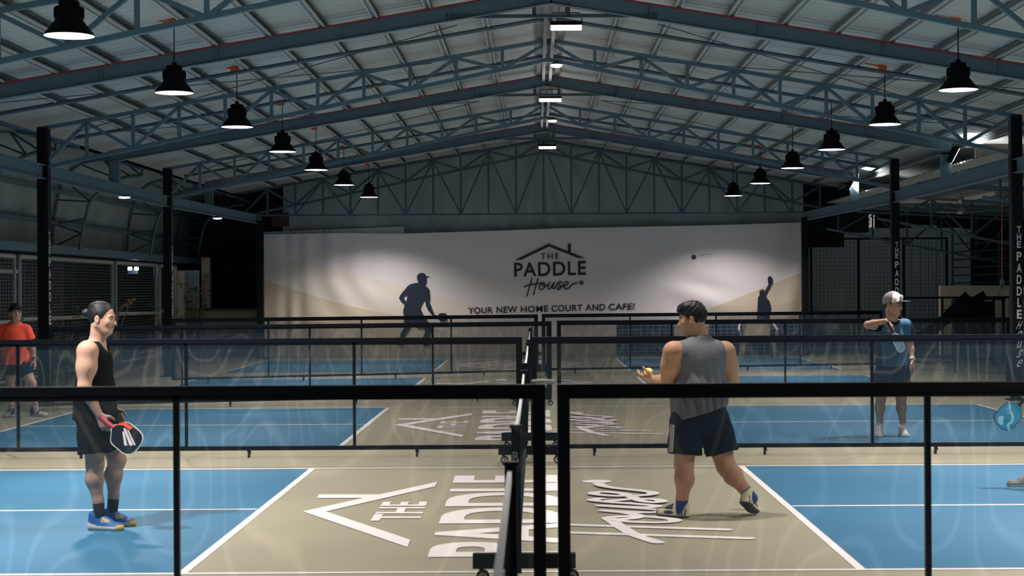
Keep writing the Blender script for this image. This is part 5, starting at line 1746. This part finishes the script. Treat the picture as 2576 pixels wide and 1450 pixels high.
CD = dict(skin=SK['fair'], shirt=SK['red'], shirt_name='t_shirt', sleeve=.62, loose=.021, neck_fwd=.05, neck_up=.045, neck_d=.02, neck_h=.06, hang=True, fold=.006, hem_n=V(.03, 0, 1),
          shorts=SK['navy'], sloose=.024, leg=.20, sock=SK['sock_white'], sock_h=.10, shoe=[SK['shoe_navy'], SK['shoe_white']], shoe_pick=shoe_d, hair=hair_fringe,
          extras=(band((JD['elL'], JD['wrL']), .033, .022, M['rubber'], 'wristband', 'black wristband'),))
person('person', 'person in an orange-red T-shirt and dark shorts at the left picture edge', JD,
       dict(fr=fD, hfr=frame((.50, -.86, -.02)), cd=.115, cw=.170, bd=.112, bw=.155, pd=.12, pw=.155, tr=.060, nr=.053, ua=.048, fa=.042, th=.080, cf=.055, head=1.0, h=.005), CD)

# --- player mostly outside the right edge
dE = 14.68
fE = frame((-1, .05))
W3 = lambda x, y, z: V(x, dE + y, z)
JE = dict(ground=(4.85, dE, 0), head=W3(4.62, 0, 1.47), neck=W3(4.76, 0, 1.30), chest=W3(4.84, 0, 1.14), belly=W3(4.93, 0, .96), pelvis=W3(4.98, 0, .84),
          shL=W3(4.78, -.18, 1.24), shR=W3(4.80, .18, 1.24), elL=W3(4.66, -.24, .98), elR=W3(4.70, .24, .98), wrL=W3(4.415, -.16, .855), wrR=W3(4.66, .16, .95),
          hipL=W3(4.96, -.085, .82), hipR=W3(5.0, .085, .82), knL=W3(4.66, -.11, .47), knR=W3(4.98, .14, .44), anL=W3(4.46, -.10, .11), anR=W3(5.26, .16, .11),
          kdirL=V(-1, 0, .2), kdirR=V(-1, 0, .2), hem=W3(4.96, 0, .82), waist=.90)
JE['handL'] = (unit(V(-.75, .1, -.65)), V(0, 1, 0), V(-.6, -.3, .6), dict(curl=1.05, grip=True))
JE['handR'] = (unit(V(-.9, -.2, -.3)), V(0, -1, 0), V(0, 0, 1), dict(curl=.6))
tx = float(at(2534, 1222, dE - .10).x)
JE['heelL'], JE['toeL'] = W3(tx + .28, -.10, 0), W3(tx, -.12, 0)
JE['heelR'], JE['toeR'] = W3(5.34, .16, 0), W3(5.07, .14, 0)
CE = dict(skin=SK['tan'], shirt=SK['navy'], shirt_name='t_shirt', sleeve=.6, neck_fwd=.05, neck_up=.045, neck_d=.02, neck_h=.06, hang=True, shorts=SK['navy'], leg=.24, sock=SK['sock_white'], sock_h=.06,
          shoe=[SK['shoe_grey'], SK['shoe_white']], shoe_pick=R2(.016), hair=hair_crop)
person('person', 'person mostly beyond the right picture edge, showing one grey shoe and hand', JE,
       dict(fr=fE, hfr=frame((-1, 0, -.1)), cd=.115, cw=.165, bd=.115, bw=.155, pd=.125, pw=.155, tr=.06, nr=.055, ua=.052, fa=.044, th=.085, cf=.06, h=.0055), CE)


def swirl_mark(f, neck, u, v, n):
    for nn in (n, -n):
        off = nn * .0092
        P = lambda a, b: neck + off + u * a + v * b
        g = MB(); g.ribbon([tuple(p) for p in spline([Vector(p) for p in [(.05, -.075), (.09, -.03), (.12, .03), (.16, .055), (.20, .05), (.225, .085)]], 6)], .022, P)
        g.add([P(a, b) for a, b in [(.17, -.03), (.20, -.06), (.235, -.045), (.25, .0), (.225, .02), (.20, -.01)]], [(0, 1, 2, 3, 4, 5)])
        g.build('wave_mark', mat('pale_blue_print', (.33, .60, .68), .5), f)
        g = MB(); g.ribbon([(.105 + .02 * math.cos(t * .5), -.03 + .022 * math.sin(t * .5)) for t in range(12)], .006, P); g.build('ring_mark', SK['stripe'], f)


d5 = dE - .10
paddle('paddle', 'bright blue paddle with pale wave at the right picture edge', at(2564, 1018, d5), at(2508, 1077, d5), (.1, -1, .1), .205, .265, .13,
       SK['shoe_navy'], mat('bright_blue_blade', (.02, .26, .42), .4), M['rubber'], swirl_mark, 'paddles in hand')
